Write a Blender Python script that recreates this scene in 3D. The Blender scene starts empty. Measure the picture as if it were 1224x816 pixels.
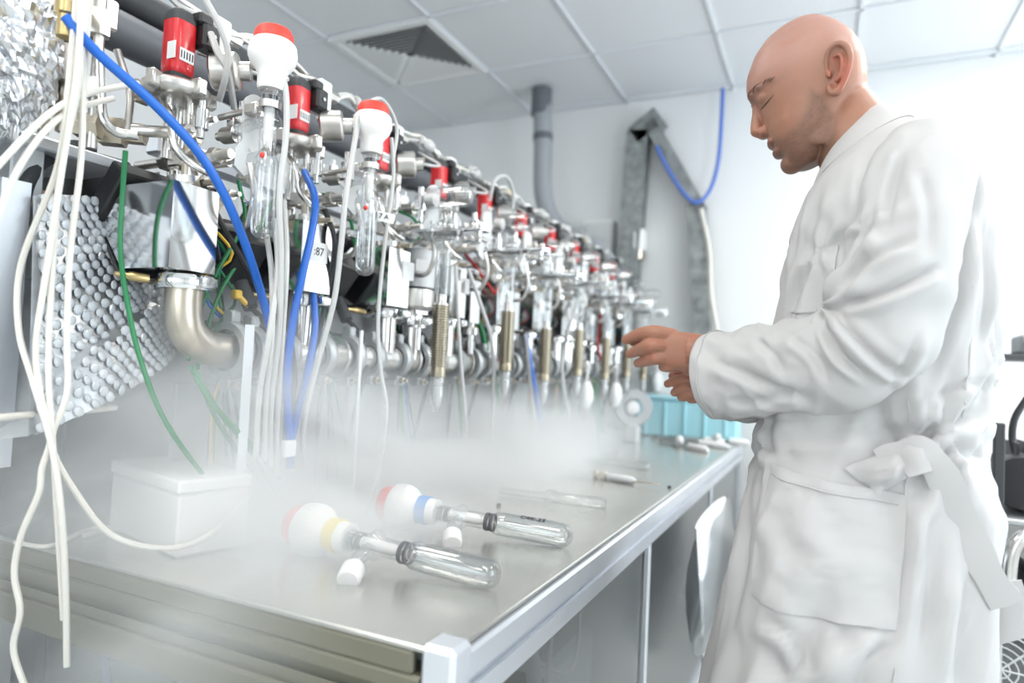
import bpy, bmesh, math, random
import numpy as np
from mathutils import Vector, Matrix, Quaternion, noise
V = Vector
C = bpy.context.scene.collection
SC = bpy.context.scene
random.seed(7)
PI = math.pi

# ------------------------------------------------------------------ camera
F_PX, YAW, PITCH, ROLL, CAM = 795.0, math.radians(25.3), math.radians(2.15), 0.047, V((0, 0, 1.21))
fw = V((-math.sin(YAW) * math.cos(PITCH), math.cos(YAW) * math.cos(PITCH), math.sin(PITCH)))
r0 = V((math.cos(YAW), math.sin(YAW), 0)); u0 = r0.cross(fw)
RT = r0 * math.cos(ROLL) + u0 * math.sin(ROLL); UP = RT.cross(fw)
cd = bpy.data.cameras.new('camera'); cam = bpy.data.objects.new('camera', cd); C.objects.link(cam)
cam.matrix_world = Matrix(((RT.x, UP.x, -fw.x, CAM.x), (RT.y, UP.y, -fw.y, CAM.y), (RT.z, UP.z, -fw.z, CAM.z), (0, 0, 0, 1)))
cd.sensor_width = 36; cd.lens = 36 * F_PX / 1224; cd.clip_start = 0.02
cd.dof.use_dof = True; cd.dof.focus_distance = 1.16; cd.dof.aperture_fstop = 2.0
SC.camera = cam
SC.view_settings.view_transform = 'Standard'; SC.view_settings.look = 'None'
SC.view_settings.gamma = 1; SC.view_settings.use_curve_mapping = False
SC.view_settings.exposure = -0.2
SC.cycles.volume_bounces = 2; SC.cycles.max_bounces = 10; SC.cycles.transparent_max_bounces = 24
SC.cycles.caustics_reflective = False; SC.cycles.caustics_refractive = False
SC.cycles.volume_step_rate = 2.0; SC.cycles.volume_max_steps = 96

# ------------------------------------------------------------------ light: overcast sky, daylight and fill windows, unseen ceiling lamps
wd = bpy.data.worlds.new('world'); SC.world = wd; wd.use_nodes = True
wb = wd.node_tree.nodes['Background']; wb.inputs[0].default_value = (0.78, 0.9, 1.0, 1); wb.inputs[1].default_value = 2.2
def area(name, loc, look, sx, sy, power, col):
    l = bpy.data.lights.new(name, 'AREA'); l.shape = 'RECTANGLE'; l.size = sx; l.size_y = sy; l.energy = power; l.color = col
    o = bpy.data.objects.new(name, l); C.objects.link(o); o.location = loc
    o.rotation_euler = (V(look) - V(loc)).to_track_quat('-Z', 'Y').to_euler(); return o
area('daylight_window_a', (2.28, 2.45, 1.62), (0, 2.45, 1.62), 1.3, 2.0, 48, (0.8, 0.9, 1.0))
area('daylight_window_b', (2.28, 0.25, 1.62), (0, 0.25, 1.62), 1.3, 2.0, 32, (0.84, 0.92, 1.0))
area('rear_window_fill', (-0.6, -2.28, 1.62), (-0.6, 0, 1.62), 3.0, 1.3, 22, (0.95, 0.97, 1.0))  # unseen window light, added behind the camera as fill
LAMPS = [(-0.2, -0.17), (-1.4, -0.17), (1.0, 1.03), (-1.4, 1.03), (1.0, -1.37), (-0.8, -1.37), (1.0, 2.23), (1.6, 2.83)]  # unseen lamps; last two added to brighten the right wall and ceiling
for k, (x, y) in enumerate(LAMPS):
    area('unseen_lamp_light', (x, y, 2.76), (x, y, 0), 0.56, 0.56, 24 if k > 5 else 7, (1.0, 0.96, 0.9))

# ------------------------------------------------------------------ helpers
def W(px, py, X=None, Y=None, Z=None, D=None):
    """the point on the photograph's sight line that lies on a known plane of the room"""
    d = fw * F_PX + RT * (px - 612) - UP * (py - 408)
    if X is not None: s = (X - CAM.x) / d.x
    elif Y is not None: s = (Y - CAM.y) / d.y
    elif Z is not None: s = (Z - CAM.z) / d.z
    else: s = D / F_PX
    return CAM + d * s
def PX(p):
    q = V(p) - CAM; d = q.dot(fw)
    return 612 + F_PX * q.dot(RT) / d, 408 - F_PX * q.dot(UP) / d
def nodes(name):
    m = bpy.data.materials.new(name); m.use_nodes = True
    return m, m.node_tree, m.node_tree.nodes['Principled BSDF']
def mat(name, col, rough=0.5, metal=0.0, bump=0.0, bscale=40, var=0.0, vscale=8, sub=0.0, coat=0.0, stretch=None, spec=0.5, emit=None):
    m, t, p = nodes(name)
    p.inputs['Base Color'].default_value = (*col, 1); p.inputs['Roughness'].default_value = rough
    p.inputs['Metallic'].default_value = metal; p.inputs['Specular IOR Level'].default_value = spec
    if coat: p.inputs['Coat Weight'].default_value = coat
    if sub:
        p.inputs['Subsurface Weight'].default_value = sub; p.inputs['Subsurface Radius'].default_value = (1, .4, .25); p.inputs['Subsurface Scale'].default_value = 0.006
    if emit: p.inputs['Emission Color'].default_value = (*col, 1); p.inputs['Emission Strength'].default_value = emit
    if bump or var:
        tc = t.nodes.new('ShaderNodeTexCoord'); mp = t.nodes.new('ShaderNodeMapping'); t.links.new(tc.outputs['Object'], mp.inputs[0])
        if stretch: mp.inputs['Scale'].default_value = stretch
        n = t.nodes.new('ShaderNodeTexNoise'); n.inputs['Detail'].default_value = 4; t.links.new(mp.outputs[0], n.inputs['Vector'])
        n.inputs['Scale'].default_value = bscale
        if bump:
            b = t.nodes.new('ShaderNodeBump'); b.inputs['Strength'].default_value = bump; b.inputs['Distance'].default_value = 0.004
            t.links.new(n.outputs[0], b.inputs['Height']); t.links.new(b.outputs[0], p.inputs['Normal'])
        if var:
            n2 = t.nodes.new('ShaderNodeTexNoise'); n2.inputs['Scale'].default_value = vscale; t.links.new(mp.outputs[0], n2.inputs['Vector'])
            r = t.nodes.new('ShaderNodeValToRGB')
            r.color_ramp.elements[0].position = 0.3; r.color_ramp.elements[1].position = 0.7
            r.color_ramp.elements[0].color = (*[c * (1 - var) for c in col], 1); r.color_ramp.elements[1].color = (*[min(1, c * (1 + var * .6)) for c in col], 1)
            t.links.new(n2.outputs[0], r.inputs[0]); t.links.new(r.outputs[0], p.inputs['Base Color'])
    return m
def clear(name, tint, edge, rough=0.03, lo=0.06, hi=0.62):
    """thin clear wall: light goes straight through, more mirror-like towards its edges"""
    m, t, p = nodes(name); t.nodes.remove(p); out = t.nodes['Material Output']
    tr = t.nodes.new('ShaderNodeBsdfTransparent'); gl = t.nodes.new('ShaderNodeBsdfGlossy'); mx = t.nodes.new('ShaderNodeMixShader')
    lw = t.nodes.new('ShaderNodeLayerWeight'); lw.inputs[0].default_value = 0.35
    mr = t.nodes.new('ShaderNodeMapRange'); mr.inputs['To Min'].default_value = lo; mr.inputs['To Max'].default_value = hi
    cm = t.nodes.new('ShaderNodeMixRGB'); cm.inputs[1].default_value = (*tint, 1); cm.inputs[2].default_value = (*edge, 1)
    t.links.new(lw.outputs['Facing'], mr.inputs['Value']); t.links.new(mr.outputs[0], mx.inputs[0]); t.links.new(lw.outputs['Facing'], cm.inputs[0])
    t.links.new(cm.outputs[0], tr.inputs[0]); gl.inputs['Roughness'].default_value = rough
    t.links.new(tr.outputs[0], mx.inputs[1]); t.links.new(gl.outputs[0], mx.inputs[2]); t.links.new(mx.outputs[0], out.inputs[0])
    return m
M = dict(
    wall=mat('wall_paint', (.86, .87, .87), .7, bump=.05, bscale=120), ceil=mat('ceiling_tile', (.84, .855, .87), .85, bump=.1, bscale=200),
    grid=mat('ceiling_grid', (.84, .86, .89), .5), floor=mat('floor_vinyl', (.60, .62, .61), .4, var=.12, vscale=3),
    steel=mat('polished_steel', (.74, .73, .71), .2, 1, var=.1, vscale=25), brush=mat('brushed_steel', (.62, .60, .57), .32, 1, var=.12, vscale=30),
    warm=mat('nickel_steel', (.60, .54, .45), .3, 1, var=.15, vscale=25), chrome=mat('chrome', (.85, .86, .87), .1, 1),
    bellows=mat('bellows_steel', (.33, .29, .22), .33, 1), brass=mat('brass', (.62, .48, .24), .3, 1), gold=mat('yellow_clip', (.85, .55, .05), .4),
    alu=mat('anodised_aluminium', (.80, .83, .88), .38, .75, var=.05, vscale=6), alud=mat('grey_aluminium', (.45, .47, .48), .45, .6), cab=mat('cabinet_shade_grey', (.12, .125, .135), .5, .2),
    red=mat('red_enamel', (.62, .012, .018), .35, coat=.3), redw=mat('red_cap_plastic', (.78, .055, .035), .45), black=mat('black_plastic', (.016, .016, .018), .45),
    dark=mat('dark_rubber', (.045, .048, .052), .6), grey=mat('grey_plastic', (.33, .35, .37), .5), lgrey=mat('light_grey_plastic', (.62, .63, .63), .5),
    pipegrey=mat('grey_pipe', (.13, .14, .155), .5), white=mat('white_plastic', (.84, .84, .83), .4), ptfe=mat('milky_white_plastic', (.86, .84, .82), .45, sub=.3),
    tubew=mat('white_tube', (.74, .72, .66), .4, sub=.15), tubeg=mat('grey_tube', (.55, .55, .54), .4), blue=mat('blue_hose', (.012, .13, .55), .35), green=mat('green_wire', (.01, .20, .065), .4),
    redwire=mat('red_wire', (.5, .03, .03), .4), yellow=mat('yellow_sleeve', (.82, .66, .12), .5), bluesl=mat('blue_sleeve', (.10, .30, .66), .5),
    paper=mat('paper_label', (.85, .85, .84), .7), ink=mat('black_ink', (.03, .03, .04), .7), steeltop=mat('stainless_worktop', (.64, .635, .60), .27, .8, var=.06, vscale=3, bump=.02, bscale=6),
    olive=mat('olive_painted_steel', (.20, .195, .145), .45, .3), glass=clear('thin_glass', (.985, .99, .99), (.84, .86, .87)),
    pane=clear('window_glass', (.97, .99, .98), (.8, .85, .85), 0.01, .04, .4), sheet=clear('clear_plastic_panel', (.95, .96, .97), (.8, .83, .85), .25, .16, .6),
    film=clear('plastic_film', (.90, .92, .94), (.74, .78, .81), .3, .30, .7), cyan=mat('cyan_plastic', (.42, .76, .84), .4),
    foil=mat('crumpled_foil', (.68, .69, .71), .22, 1), lamp=mat('lamp_diffuser', (1, .97, .92), .5, emit=6.0), wood=mat('cardboard', (.52, .36, .24), .7),
    khaki=mat('khaki_trousers', (.30, .26, .18), .85), shoe=mat('dark_shoe', (.03, .03, .03), .5),
)
class MB:
    def __init__(s): s.v = []; s.f = []; s.sm = []
    def add(s, vs, fs, smooth=True):
        b = len(s.v); s.v += [V(q) for q in vs]; s.f += [[i + b for i in f] for f in fs]; s.sm += [smooth] * len(fs); return s
    def box(s, c, d, b=0.0, R=None):
        c = V(c); hx, hy, hz = [q / 2 for q in d]; b = min(b, hx * .9, hy * .9, hz * .9)
        bm = bmesh.new(); bmesh.ops.create_cube(bm, size=1)
        for q in bm.verts: q.co = V((q.co.x * 2 * hx, q.co.y * 2 * hy, q.co.z * 2 * hz))
        if b: bmesh.ops.bevel(bm, geom=bm.edges[:], offset=b, segments=1, affect='EDGES')
        bm.verts.index_update()
        vs = [((R @ q.co) if R else q.co) + c for q in bm.verts]; fs = [[q.index for q in f.verts] for f in bm.faces]; bm.free()
        return s.add(vs, fs, False)
    def frame(s, ax):
        ax = V(ax).normalized(); a = V((0, 0, 1)) if abs(ax.z) < .9 else V((1, 0, 0))
        e1 = ax.cross(a).normalized(); return e1, ax.cross(e1), ax
    def lathe(s, prof, o, ax=(0, 0, 1), n=20, squash=None):
        e1, e2, e3 = s.frame(ax); o = V(o); vs = []; fs = []; rows = []
        for r, h in prof:
            if r <= 1e-6: rows.append([len(vs)]); vs.append(o + e3 * h)
            else:
                rows.append(list(range(len(vs), len(vs) + n)))
                vs += [o + e3 * h + (e1 * math.cos(2 * PI * k / n) + e2 * math.sin(2 * PI * k / n)) * r for k in range(n)]
        for a, b in zip(rows, rows[1:]):
            for k in range(n):
                k2 = (k + 1) % n
                if len(a) == 1 and len(b) == 1: continue
                if len(a) == 1: fs.append([a[0], b[k2], b[k]])
                elif len(b) == 1: fs.append([a[k], a[k2], b[0]])
                else: fs.append([a[k], a[k2], b[k2], b[k]])
        return s.add(vs, fs)
    def cyl(s, p0, p1, r, r1=None, n=16):
        p0, p1 = V(p0), V(p1); L = (p1 - p0).length; r1 = r if r1 is None else r1
        return s.lathe([(0, 0), (r, 0), (r1, L), (0, L)], p0, p1 - p0, n)
    def ell(s, c, r, n=14, R=None):
        c = V(c); vs = []; fs = []; m = max(6, n // 2)
        for i in range(m + 1):
            a = PI * i / m
            for k in range(n):
                q = V((r[0] * math.sin(a) * math.cos(2 * PI * k / n), r[1] * math.sin(a) * math.sin(2 * PI * k / n), r[2] * math.cos(a)))
                vs.append(c + (R @ q if R else q))
        for i in range(m):
            for k in range(n):
                a, b = i * n + k, i * n + (k + 1) % n
                fs.append([a, a + n, b + n, b])
        return s.add(vs, fs)
    def tube(s, pts, r, n=8, sub=6, smooth=True):
        pts = [V(q) for q in pts]; rs = r if isinstance(r, (list, tuple)) else [r] * len(pts)
        if smooth and len(pts) > 2: pts, rs = spline(pts, rs, sub)
        vs = []; fs = []; t = (pts[1] - pts[0]).normalized()
        a = V((0, 0, 1)) if abs(t.z) < .9 else V((1, 0, 0)); e1 = t.cross(a).normalized()
        for i, p in enumerate(pts):
            t2 = (pts[min(i + 1, len(pts) - 1)] - pts[max(i - 1, 0)]).normalized()
            q = t.rotation_difference(t2); e1 = q @ e1; t = t2; e1 = (e1 - t * e1.dot(t)).normalized(); e2 = t.cross(e1)
            vs += [p + (e1 * math.cos(2 * PI * k / n) + e2 * math.sin(2 * PI * k / n)) * rs[i] for k in range(n)]
        for i in range(len(pts) - 1):
            for k in range(n): fs.append([i * n + k, i * n + (k + 1) % n, (i + 1) * n + (k + 1) % n, (i + 1) * n + k])
        fs.append(list(range(n))[::-1]); fs.append([len(vs) - n + k for k in range(n)])
        return s.add(vs, fs)
    def loft(s, rows, closed=True, caps=False):
        n = len(rows[0]); vs = [q for r in rows for q in r]; fs = []
        for i in range(len(rows) - 1):
            for k in range(n if closed else n - 1):
                k2 = (k + 1) % n; fs.append([i * n + k, i * n + k2, (i + 1) * n + k2, (i + 1) * n + k])
        if caps: fs.append(list(range(n))[::-1]); fs.append([(len(rows) - 1) * n + k for k in range(n)])
        return s.add(vs, fs)
    def prism(s, poly, o, ex, ey, ez, d):
        o, ex, ey, ez = V(o), V(ex), V(ey), V(ez); n = len(poly)
        vs = [o + ex * a + ey * b for a, b in poly] + [o + ex * a + ey * b + ez * d for a, b in poly]
        fs = [list(range(n))[::-1], [n + k for k in range(n)]] + [[k, (k + 1) % n, n + (k + 1) % n, n + k] for k in range(n)]
        return s.add(vs, fs, False)
def spline(pts, rs, sub):
    P = [pts[0] * 2 - pts[1]] + pts + [pts[-1] * 2 - pts[-2]]; o = []; q = []
    for i in range(1, len(P) - 2):
        for k in range(sub):
            t = k / sub; a, b, c, d = P[i - 1], P[i], P[i + 1], P[i + 2]
            o.append(.5 * ((2 * b) + (c - a) * t + (2 * a - 5 * b + 4 * c - d) * t * t + (3 * b - a - 3 * c + d) * t ** 3))
            q.append(rs[i - 1] * (1 - t) + rs[i] * t)
    return o + [pts[-1]], q + [rs[-1]]
ORIG = {}
def obj(name, mb, m, parent=None, angle=40):
    me = bpy.data.meshes.new(name)
    if parent is None:
        xs = [q.x for q in mb.v]; ys = [q.y for q in mb.v]; zs = [q.z for q in mb.v]
        o0 = V(((min(xs) + max(xs)) / 2, (min(ys) + max(ys)) / 2, min(zs)))
    else: o0 = ORIG[parent.name]
    me.from_pydata([q - o0 for q in mb.v], [], mb.f); me.polygons.foreach_set('use_smooth', mb.sm)
    me.materials.append(M[m] if isinstance(m, str) else m); me.validate(); me.update()
    if any(mb.sm): me.set_sharp_from_angle(angle=math.radians(angle))
    o = bpy.data.objects.new(name, me); C.objects.link(o); ORIG[o.name] = o0.copy()
    if parent is None: o.location = o0
    else: o.parent = parent
    return o
def tag(o, label, cat, group=None):
    o['label'] = label; o['category'] = cat
    if group: o['group'] = group
    return o
def thing(name, label, cat, loc, group=None):
    o = bpy.data.objects.new(name, None); o.empty_display_size = .02; C.objects.link(o); o.location = loc; ORIG[o.name] = V(loc)
    return tag(o, label, cat, group)
def struct(name, mb, m, parent=None):
    o = obj(name, mb, m, parent)
    if parent is None: o['kind'] = 'structure'
    return o
def dup(root, loc, rot=None, label=None, group=None, scale=None):
    r = root.copy(); C.objects.link(r); r.location = loc
    if rot is not None: r.rotation_euler = rot
    if scale: r.scale = (scale,) * 3
    if label: r['label'] = label
    if group: r['group'] = group
    def rec(src, dst):
        for ch in list(src.children):
            c = ch.copy(); C.objects.link(c); c.parent = dst; rec(ch, c)
    rec(root, r); return r
def text(name, s, size, M4, m, parent, depth=.0004):
    cu = bpy.data.curves.new(name, 'FONT'); cu.body = s; cu.size = size; cu.extrude = depth; cu.align_x = 'CENTER'; cu.align_y = 'CENTER'; cu.resolution_u = 2
    t = bpy.data.objects.new(name, cu); C.objects.link(t)
    me = bpy.data.meshes.new_from_object(t.evaluated_get(bpy.context.evaluated_depsgraph_get())); bpy.data.objects.remove(t); bpy.data.curves.remove(cu)
    me.transform(Matrix.Translation(-ORIG[parent.name]) @ M4); me.materials.clear(); me.materials.append(M[m])
    o = bpy.data.objects.new(name, me); C.objects.link(o); ORIG[o.name] = ORIG[parent.name].copy(); o.parent = parent; return o
def basis(o, ex, ey):
    ex, ey = V(ex).normalized(), V(ey).normalized(); ez = ex.cross(ey)
    return Matrix(((ex.x, ey.x, ez.x, o[0]), (ex.y, ey.y, ez.y, o[1]), (ex.z, ey.z, ez.z, o[2]), (0, 0, 0, 1)))
ORD = 'first second third fourth fifth sixth seventh eighth ninth tenth eleventh twelfth'.split()
def cable(name, label, m, pts, r, cat='cable', group=None, n=8, **k):
    """pts: (px, py, X) or (px, py, None, D) sight-line points on known planes, or ready vectors"""
    q = [p if isinstance(p, V) else (W(p[0], p[1], X=p[2]) if len(p) == 3 else W(p[0], p[1], D=p[3])) for p in pts]
    mb = MB(); mb.tube(q, r, n=n); return tag(obj(name, mb, m), label, cat, group)

# ------------------------------------------------------------------ room shell
RX0, RX1, RY0, RY1, RZ = -2.75, 2.4, -2.4, 3.8, 2.8
struct('floor', MB().box(((RX0 + RX1) / 2, (RY0 + RY1) / 2, -.05), (RX1 - RX0 + .4, RY1 - RY0 + .4, .1)), 'floor')
struct('wall_back', MB().box(((RX0 + RX1) / 2, RY1 + .06, 1.45), (RX1 - RX0 + .24, .12, 3.1)), 'wall')
struct('wall_left', MB().box((RX0 - .06, .75, 1.45), (.12, 6.3, 3.1)), 'wall')
def wall_with_windows(name, x, horizontal, lo, hi, opens):
    mb = MB(); z0, z1 = .95, 2.3
    cuts = [lo] + [q for o in opens for q in o] + [hi]
    def bx(a, b, za, zb):
        c, d = ((a + b) / 2, b - a)
        mb.box((c, x, (za + zb) / 2) if horizontal else (x, c, (za + zb) / 2), (d, .12, zb - za) if horizontal else (.12, d, zb - za))
    bx(lo, hi, -.1, z0); bx(lo, hi, z1, 3.0)
    for a, b in zip(cuts[0::2], cuts[1::2]): bx(a, b, z0, z1)
    return struct(name, mb, 'wall')
wall_with_windows('wall_right', RX1 + .06, False, RY0 - .12, RY1 + .12, [(-.8, 1.3), (1.4, 3.5)])
wall_with_windows('wall_front', RY0 - .06, True, RX0, RX1, [(-2.1, .9)])
def window(name, a, b, fix, horizontal):
    z0, z1, t = .95, 2.3, .05; mb = MB()
    P = (lambda q, z: (q, fix, z)) if horizontal else (lambda q, z: (fix, q, z))
    S = (lambda d, h: (d, .06, h)) if horizontal else (lambda d, h: (.06, d, h))
    for z in (z0 + t / 2, z1 - t / 2): mb.box(P((a + b) / 2, z), S(b - a, t), .004)
    for q in (a + t / 2, (a + b) / 2, b - t / 2): mb.box(P(q, (z0 + z1) / 2), S(t, z1 - z0 - 2 * t), .004)
    w = struct(name, mb, 'white')
    for q0, q1 in ((a + t, (a + b) / 2 - t / 2), ((a + b) / 2 + t / 2, b - t)):
        obj('window_pane', MB().box(P((q0 + q1) / 2, (z0 + z1) / 2), ((q1 - q0, .006, z1 - z0 - 2 * t) if horizontal else (.006, q1 - q0, z1 - z0 - 2 * t))), 'pane', w)
window('window_1', -.8, 1.3, RX1 + .06, False); window('window_2', 1.4, 3.5, RX1 + .06, False); window('fill_window', -2.1, .9, RY0 - .06, True)  # the last window is unseen, added for the fill light
# ceiling: slab, grid of T bars, separate lay-in tiles
ceil = struct('ceiling', MB().box(((RX0 + RX1) / 2, (RY0 + RY1) / 2, RZ + .1), (RX1 - RX0 + .24, RY1 - RY0 + .24, .1)), 'ceil')
xs = [-1.1 + .6 * k for k in range(-3, 7)]; ys = [3.13 - .6 * k for k in range(-1, 10)]
mb = MB()
for x in xs:
    if RX0 < x < RX1: mb.box((x, (RY0 + RY1) / 2, RZ + .004), (.015, RY1 - RY0, .008)).box((x, (RY0 + RY1) / 2, RZ + .02), (.004, RY1 - RY0, .03))
for y in ys:
    if RY0 < y < RY1: mb.box(((RX0 + RX1) / 2, y, RZ + .0035), (RX1 - RX0, .015, .007)).box(((RX0 + RX1) / 2, y, RZ + .02), (RX1 - RX0, .004, .03))
obj('ceiling_grid', mb, 'grid', ceil)
tile = None; exs = [RX0] + [x for x in xs if RX0 < x < RX1] + [RX1]; eys = sorted([RY0] + [y for y in ys if RY0 < y < RY1] + [RY1])
VENT = (-2.0, 2.83)
for x0, x1 in zip(exs, exs[1:]):
    for y0, y1 in zip(eys, eys[1:]):
        cx, cy = (x0 + x1) / 2, (y0 + y1) / 2
        if abs(cx - VENT[0]) < .2 and abs(cy - VENT[1]) < .2: continue
        if any(abs(cx - a) < .2 and abs(cy - b) < .2 for a, b in LAMPS): continue
        if abs(x1 - x0 - .6) < .01 and abs(y1 - y0 - .6) < .01 and tile:
            o = tile.copy(); C.objects.link(o); o.parent = ceil; o.location = tile.location + V((cx - tile_c[0], cy - tile_c[1], 0))
        else:
            o = obj('ceiling_tile', MB().box((cx, cy, RZ + .018), (x1 - x0 - .007, y1 - y0 - .007, .016), .003), 'ceil', ceil)
            if abs(x1 - x0 - .6) < .01 and abs(y1 - y0 - .6) < .01: tile = o; tile_c = (cx, cy)
for k, (x, y) in enumerate(LAMPS):
    l = thing('unseen_ceiling_lamp', f'unseen square flush ceiling lamp, {ORD[k]} counting from the bench end', 'lamp', (x, y, RZ - .0), 'unseen ceiling lamps')
    mb = MB()
    for s in (-1, 1): mb.box((x + s * .28, y, RZ + .012), (.03, .59, .024)).box((x, y + s * .28, RZ + .012), (.53, .03, .024))
    obj('lamp_frame', mb, 'white', l); obj('lamp_diffuser', MB().box((x, y, RZ + .016), (.53, .53, .006)), 'lamp', l)
# four-way air vent with blades of each quarter running along its side
v = thing('air_vent', 'square four-way ceiling air vent with angled louvre blades', 'vent', (*VENT, RZ))
vx, vy = VENT; mb = MB()
for s in (-1, 1): mb.box((vx + s * .28, vy, RZ - .004), (.04, .6, .012), .003).box((vx, vy + s * .28, RZ - .004), (.52, .04, .012), .003)
obj('vent_frame', mb, 'white', v); obj('vent_backing', MB().box((vx, vy, RZ + .03), (.56, .56, .004)), 'dark', v)
for q in range(4):
    ang = q * PI / 2; R = Matrix.Rotation(ang, 3, 'Z')
    for k in range(9):
        d = .252 - k * .027; L = d * 2 - .012
        bl = MB().box(V((vx, vy, RZ + .006)) + R @ V((d, 0, 0)), (.026, max(L, .02), .002), 0, R @ Matrix.Rotation(math.radians(38), 3, 'Y'))
        obj('vent_blade', bl, 'white', v)
# ------------------------------------------------------------------ workbench
BX0, BX1, BY0, BY1, BZ = -1.34, -.372, .672, 3.66, .88
bench = thing('workbench', 'long stainless topped workbench in a slotted aluminium frame', 'workbench', (BX1, BY0, 0))
obj('worktop', MB().box(((BX0 + BX1 - .008) / 2, (BY0 + BY1) / 2, BZ - .004), (BX1 - BX0 - .008, BY1 - BY0, .008), .002), 'steeltop', bench)
def rail(p0, p1, side, h=.072, m='alu', name='frame_rail'):
    """slotted profile bar between two points, slot facing `side`"""
    p0, p1, side = V(p0), V(p1), V(side); d = (p1 - p0).normalized(); up = side.cross(d)
    w = .045
    poly = [(-w, 0), (-w, h), (-w + .004, h + .004), (-.004, h + .004), (0, h), (0, h * .5 + .007), (-.010, h * .5 + .011), (-.010, h * .5 - .011), (0, h * .5 - .007), (0, .0), (-.004, -.004), (-w + .004, -.004)]
    mb = MB().prism(poly, p0, side, V((0, 0, 1)), d, (p1 - p0).length)
    if side.cross(V((0, 0, 1))).dot(d) < 0: mb.f = [f[::-1] for f in mb.f]
    return obj(name, mb, m, bench, 20)
rail((BX1, BY0 + .045, .795), (BX1, BY1, .795), (1, 0, 0))
rail((BX0, BY0, .795), (BX1 - .045, BY0, .795), (0, -1, 0), .045, 'olive')
obj('top_lip', MB().box(((BX0 + BX1 - .05) / 2, BY0 + .006, BZ - .022), (BX1 - BX0 - .06, .012, .028), .003), 'olive', bench)
obj('lower_rail', MB().box(((BX0 + BX1 - .05) / 2, BY0 + .012, .772), (BX1 - BX0 - .06, .045, .045), .004), 'olive', bench)
obj('corner_cap', MB().box((BX1 - .022, BY0 + .022, .835), (.046, .046, .098), .006), 'alu', bench)
obj('corner_bolt', MB().cyl((BX1, BY0 + .022, .815), (BX1 + .012, BY0 + .022, .815), .011, n=6), 'warm', bench)
for x, y in ((BX1 - .022, BY0 + .022), (BX1 - .022, 1.69), (BX1 - .022, 2.7), (BX1 - .022, BY1 - .03), (BX0 + .03, BY0 + .03), (BX0 + .03, BY1 - .03)):
    obj('leg', MB().box((x, y, .393), (.018 if 1 < y < 3 else .04, .018 if 1 < y < 3 else .04, .787), .004), 'alu', bench)
for y in (1.165, 2.19, 3.16):
    obj('side_panel', MB().box((BX1 - .024, y, .45), (.004, .94, .66)), 'sheet', bench)
obj('cross_bar', MB().box((BX1 - .022, 2.15, .12), (.03, 2.9, .03), .003), 'alu', bench)
lc = thing('low_cabinet', 'low sage green cabinet on the floor under the bench end', 'cabinet', (-1.2, 1.0, 0)); sage = mat('sage_laminate', (.20, .24, .20), .5)
obj('body', MB().box((-1.15, 1.0, .26), (1.2, .7, .52), .006), sage, lc); obj('top', MB().box((-1.15, 1.0, .532), (1.24, .74, .024), .005), sage, lc)
for k in range(2): o_ = obj('door', MB().box((-1.44 + .58 * k, .642, .26), (.55, .016, .46), .004), sage, lc); obj('handle', MB().cyl((-1.24 + .2 * k, .625, .38), (-1.24 + .2 * k, .625, .48), .006, n=8), 'steel', o_)
tc_ = thing('shade_cabinet', 'added tall dark grey cabinet standing in for shadow behind the bubble wrapped package', 'cabinet', (-1.72, .15, 0))  # added dark cabinet in place of the shadow behind the bench end
obj('body', MB().box((-1.74, .12, .75), (.4, 1.2, 1.5), .008), 'cab', tc_); obj('door', MB().box((-1.533, -.18, .76), (.016, .58, 1.4), .004), 'cab', tc_); obj('door', MB().box((-1.533, .42, .76), (.016, .58, 1.4), .004), 'cab', tc_)
# things under the bench
cable('red_wire', 'red wire lying across the low shelf under the bench end', 'redwire', [V((-1.30, .72, .548)), V((-1.15, .78, .546)), V((-1.02, .86, .548)), V((-.9, 1.0, .547))], .004)
cable('blue_strap', 'dark blue strap hanging below the bench end rail', mat('navy_webbing', (.03, .06, .2), .7), [V((-1.05, .72, .75)), V((-1.04, .73, .65)), V((-1.02, .75, .547))], .006)
tag(obj('white_rod', MB().tube([V((-.98, .72, .56)), V((-.86, .79, .60)), V((-.80, .86, .63))], .006), 'tubew'), 'short white rod propped on the low shelf by the blue strap', 'rod')
for k, (x, y) in enumerate(((-.52, 1.02), (-.56, 1.32))):
    mb = MB(); pts = [V((x, y, .70)), V((x + .03, y + .03, .4)), V((x + .0, y + .06, .2)), V((x - .08, y + .1, .012))]
    q, rr = spline(pts, [.017] * 4, 26); mb.tube(q, [.015 + .003 * (i % 2) for i in range(len(q))], n=10, smooth=False)
    obj_ = tag(obj('corrugated_hose', mb, 'lgrey'), ['ribbed grey hose hanging behind the clear bench panel near the corner', 'second ribbed grey hose behind the clear panel, beside the white pump box'][k], 'hose')
    cable('hose_lead', ['thin white lead looping past the ribbed hose under the bench', 'thin pale lead beside the second ribbed hose under the bench'][k], 'tubew', [V((x - .12, y - .1, .7)), V((x - .02, y + .02, .60)), V((x + .05, y + .16, .52)), V((x + .02, y + .3, .66))], .0045)
pump = thing('vacuum_pump', 'pale grey vacuum pump box standing on the floor under the bench', 'pump', (-.8, 1.85, 0))
obj('pump_body', MB().box((-.8, 1.85, .22), (.3, .5, .36), .02), 'lgrey', pump); obj('pump_motor', MB().cyl((-.8, 1.62, .47), (-.8, 2.05, .47), .09, n=20), 'grey', pump)
obj('pump_foot', MB().box((-.8, 1.85, .02), (.26, .44, .04), .005), 'black', pump); obj('pump_port', MB().cyl((-.72, 1.75, .4), (-.72, 1.75, .62), .025), 'steel', pump)
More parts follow.
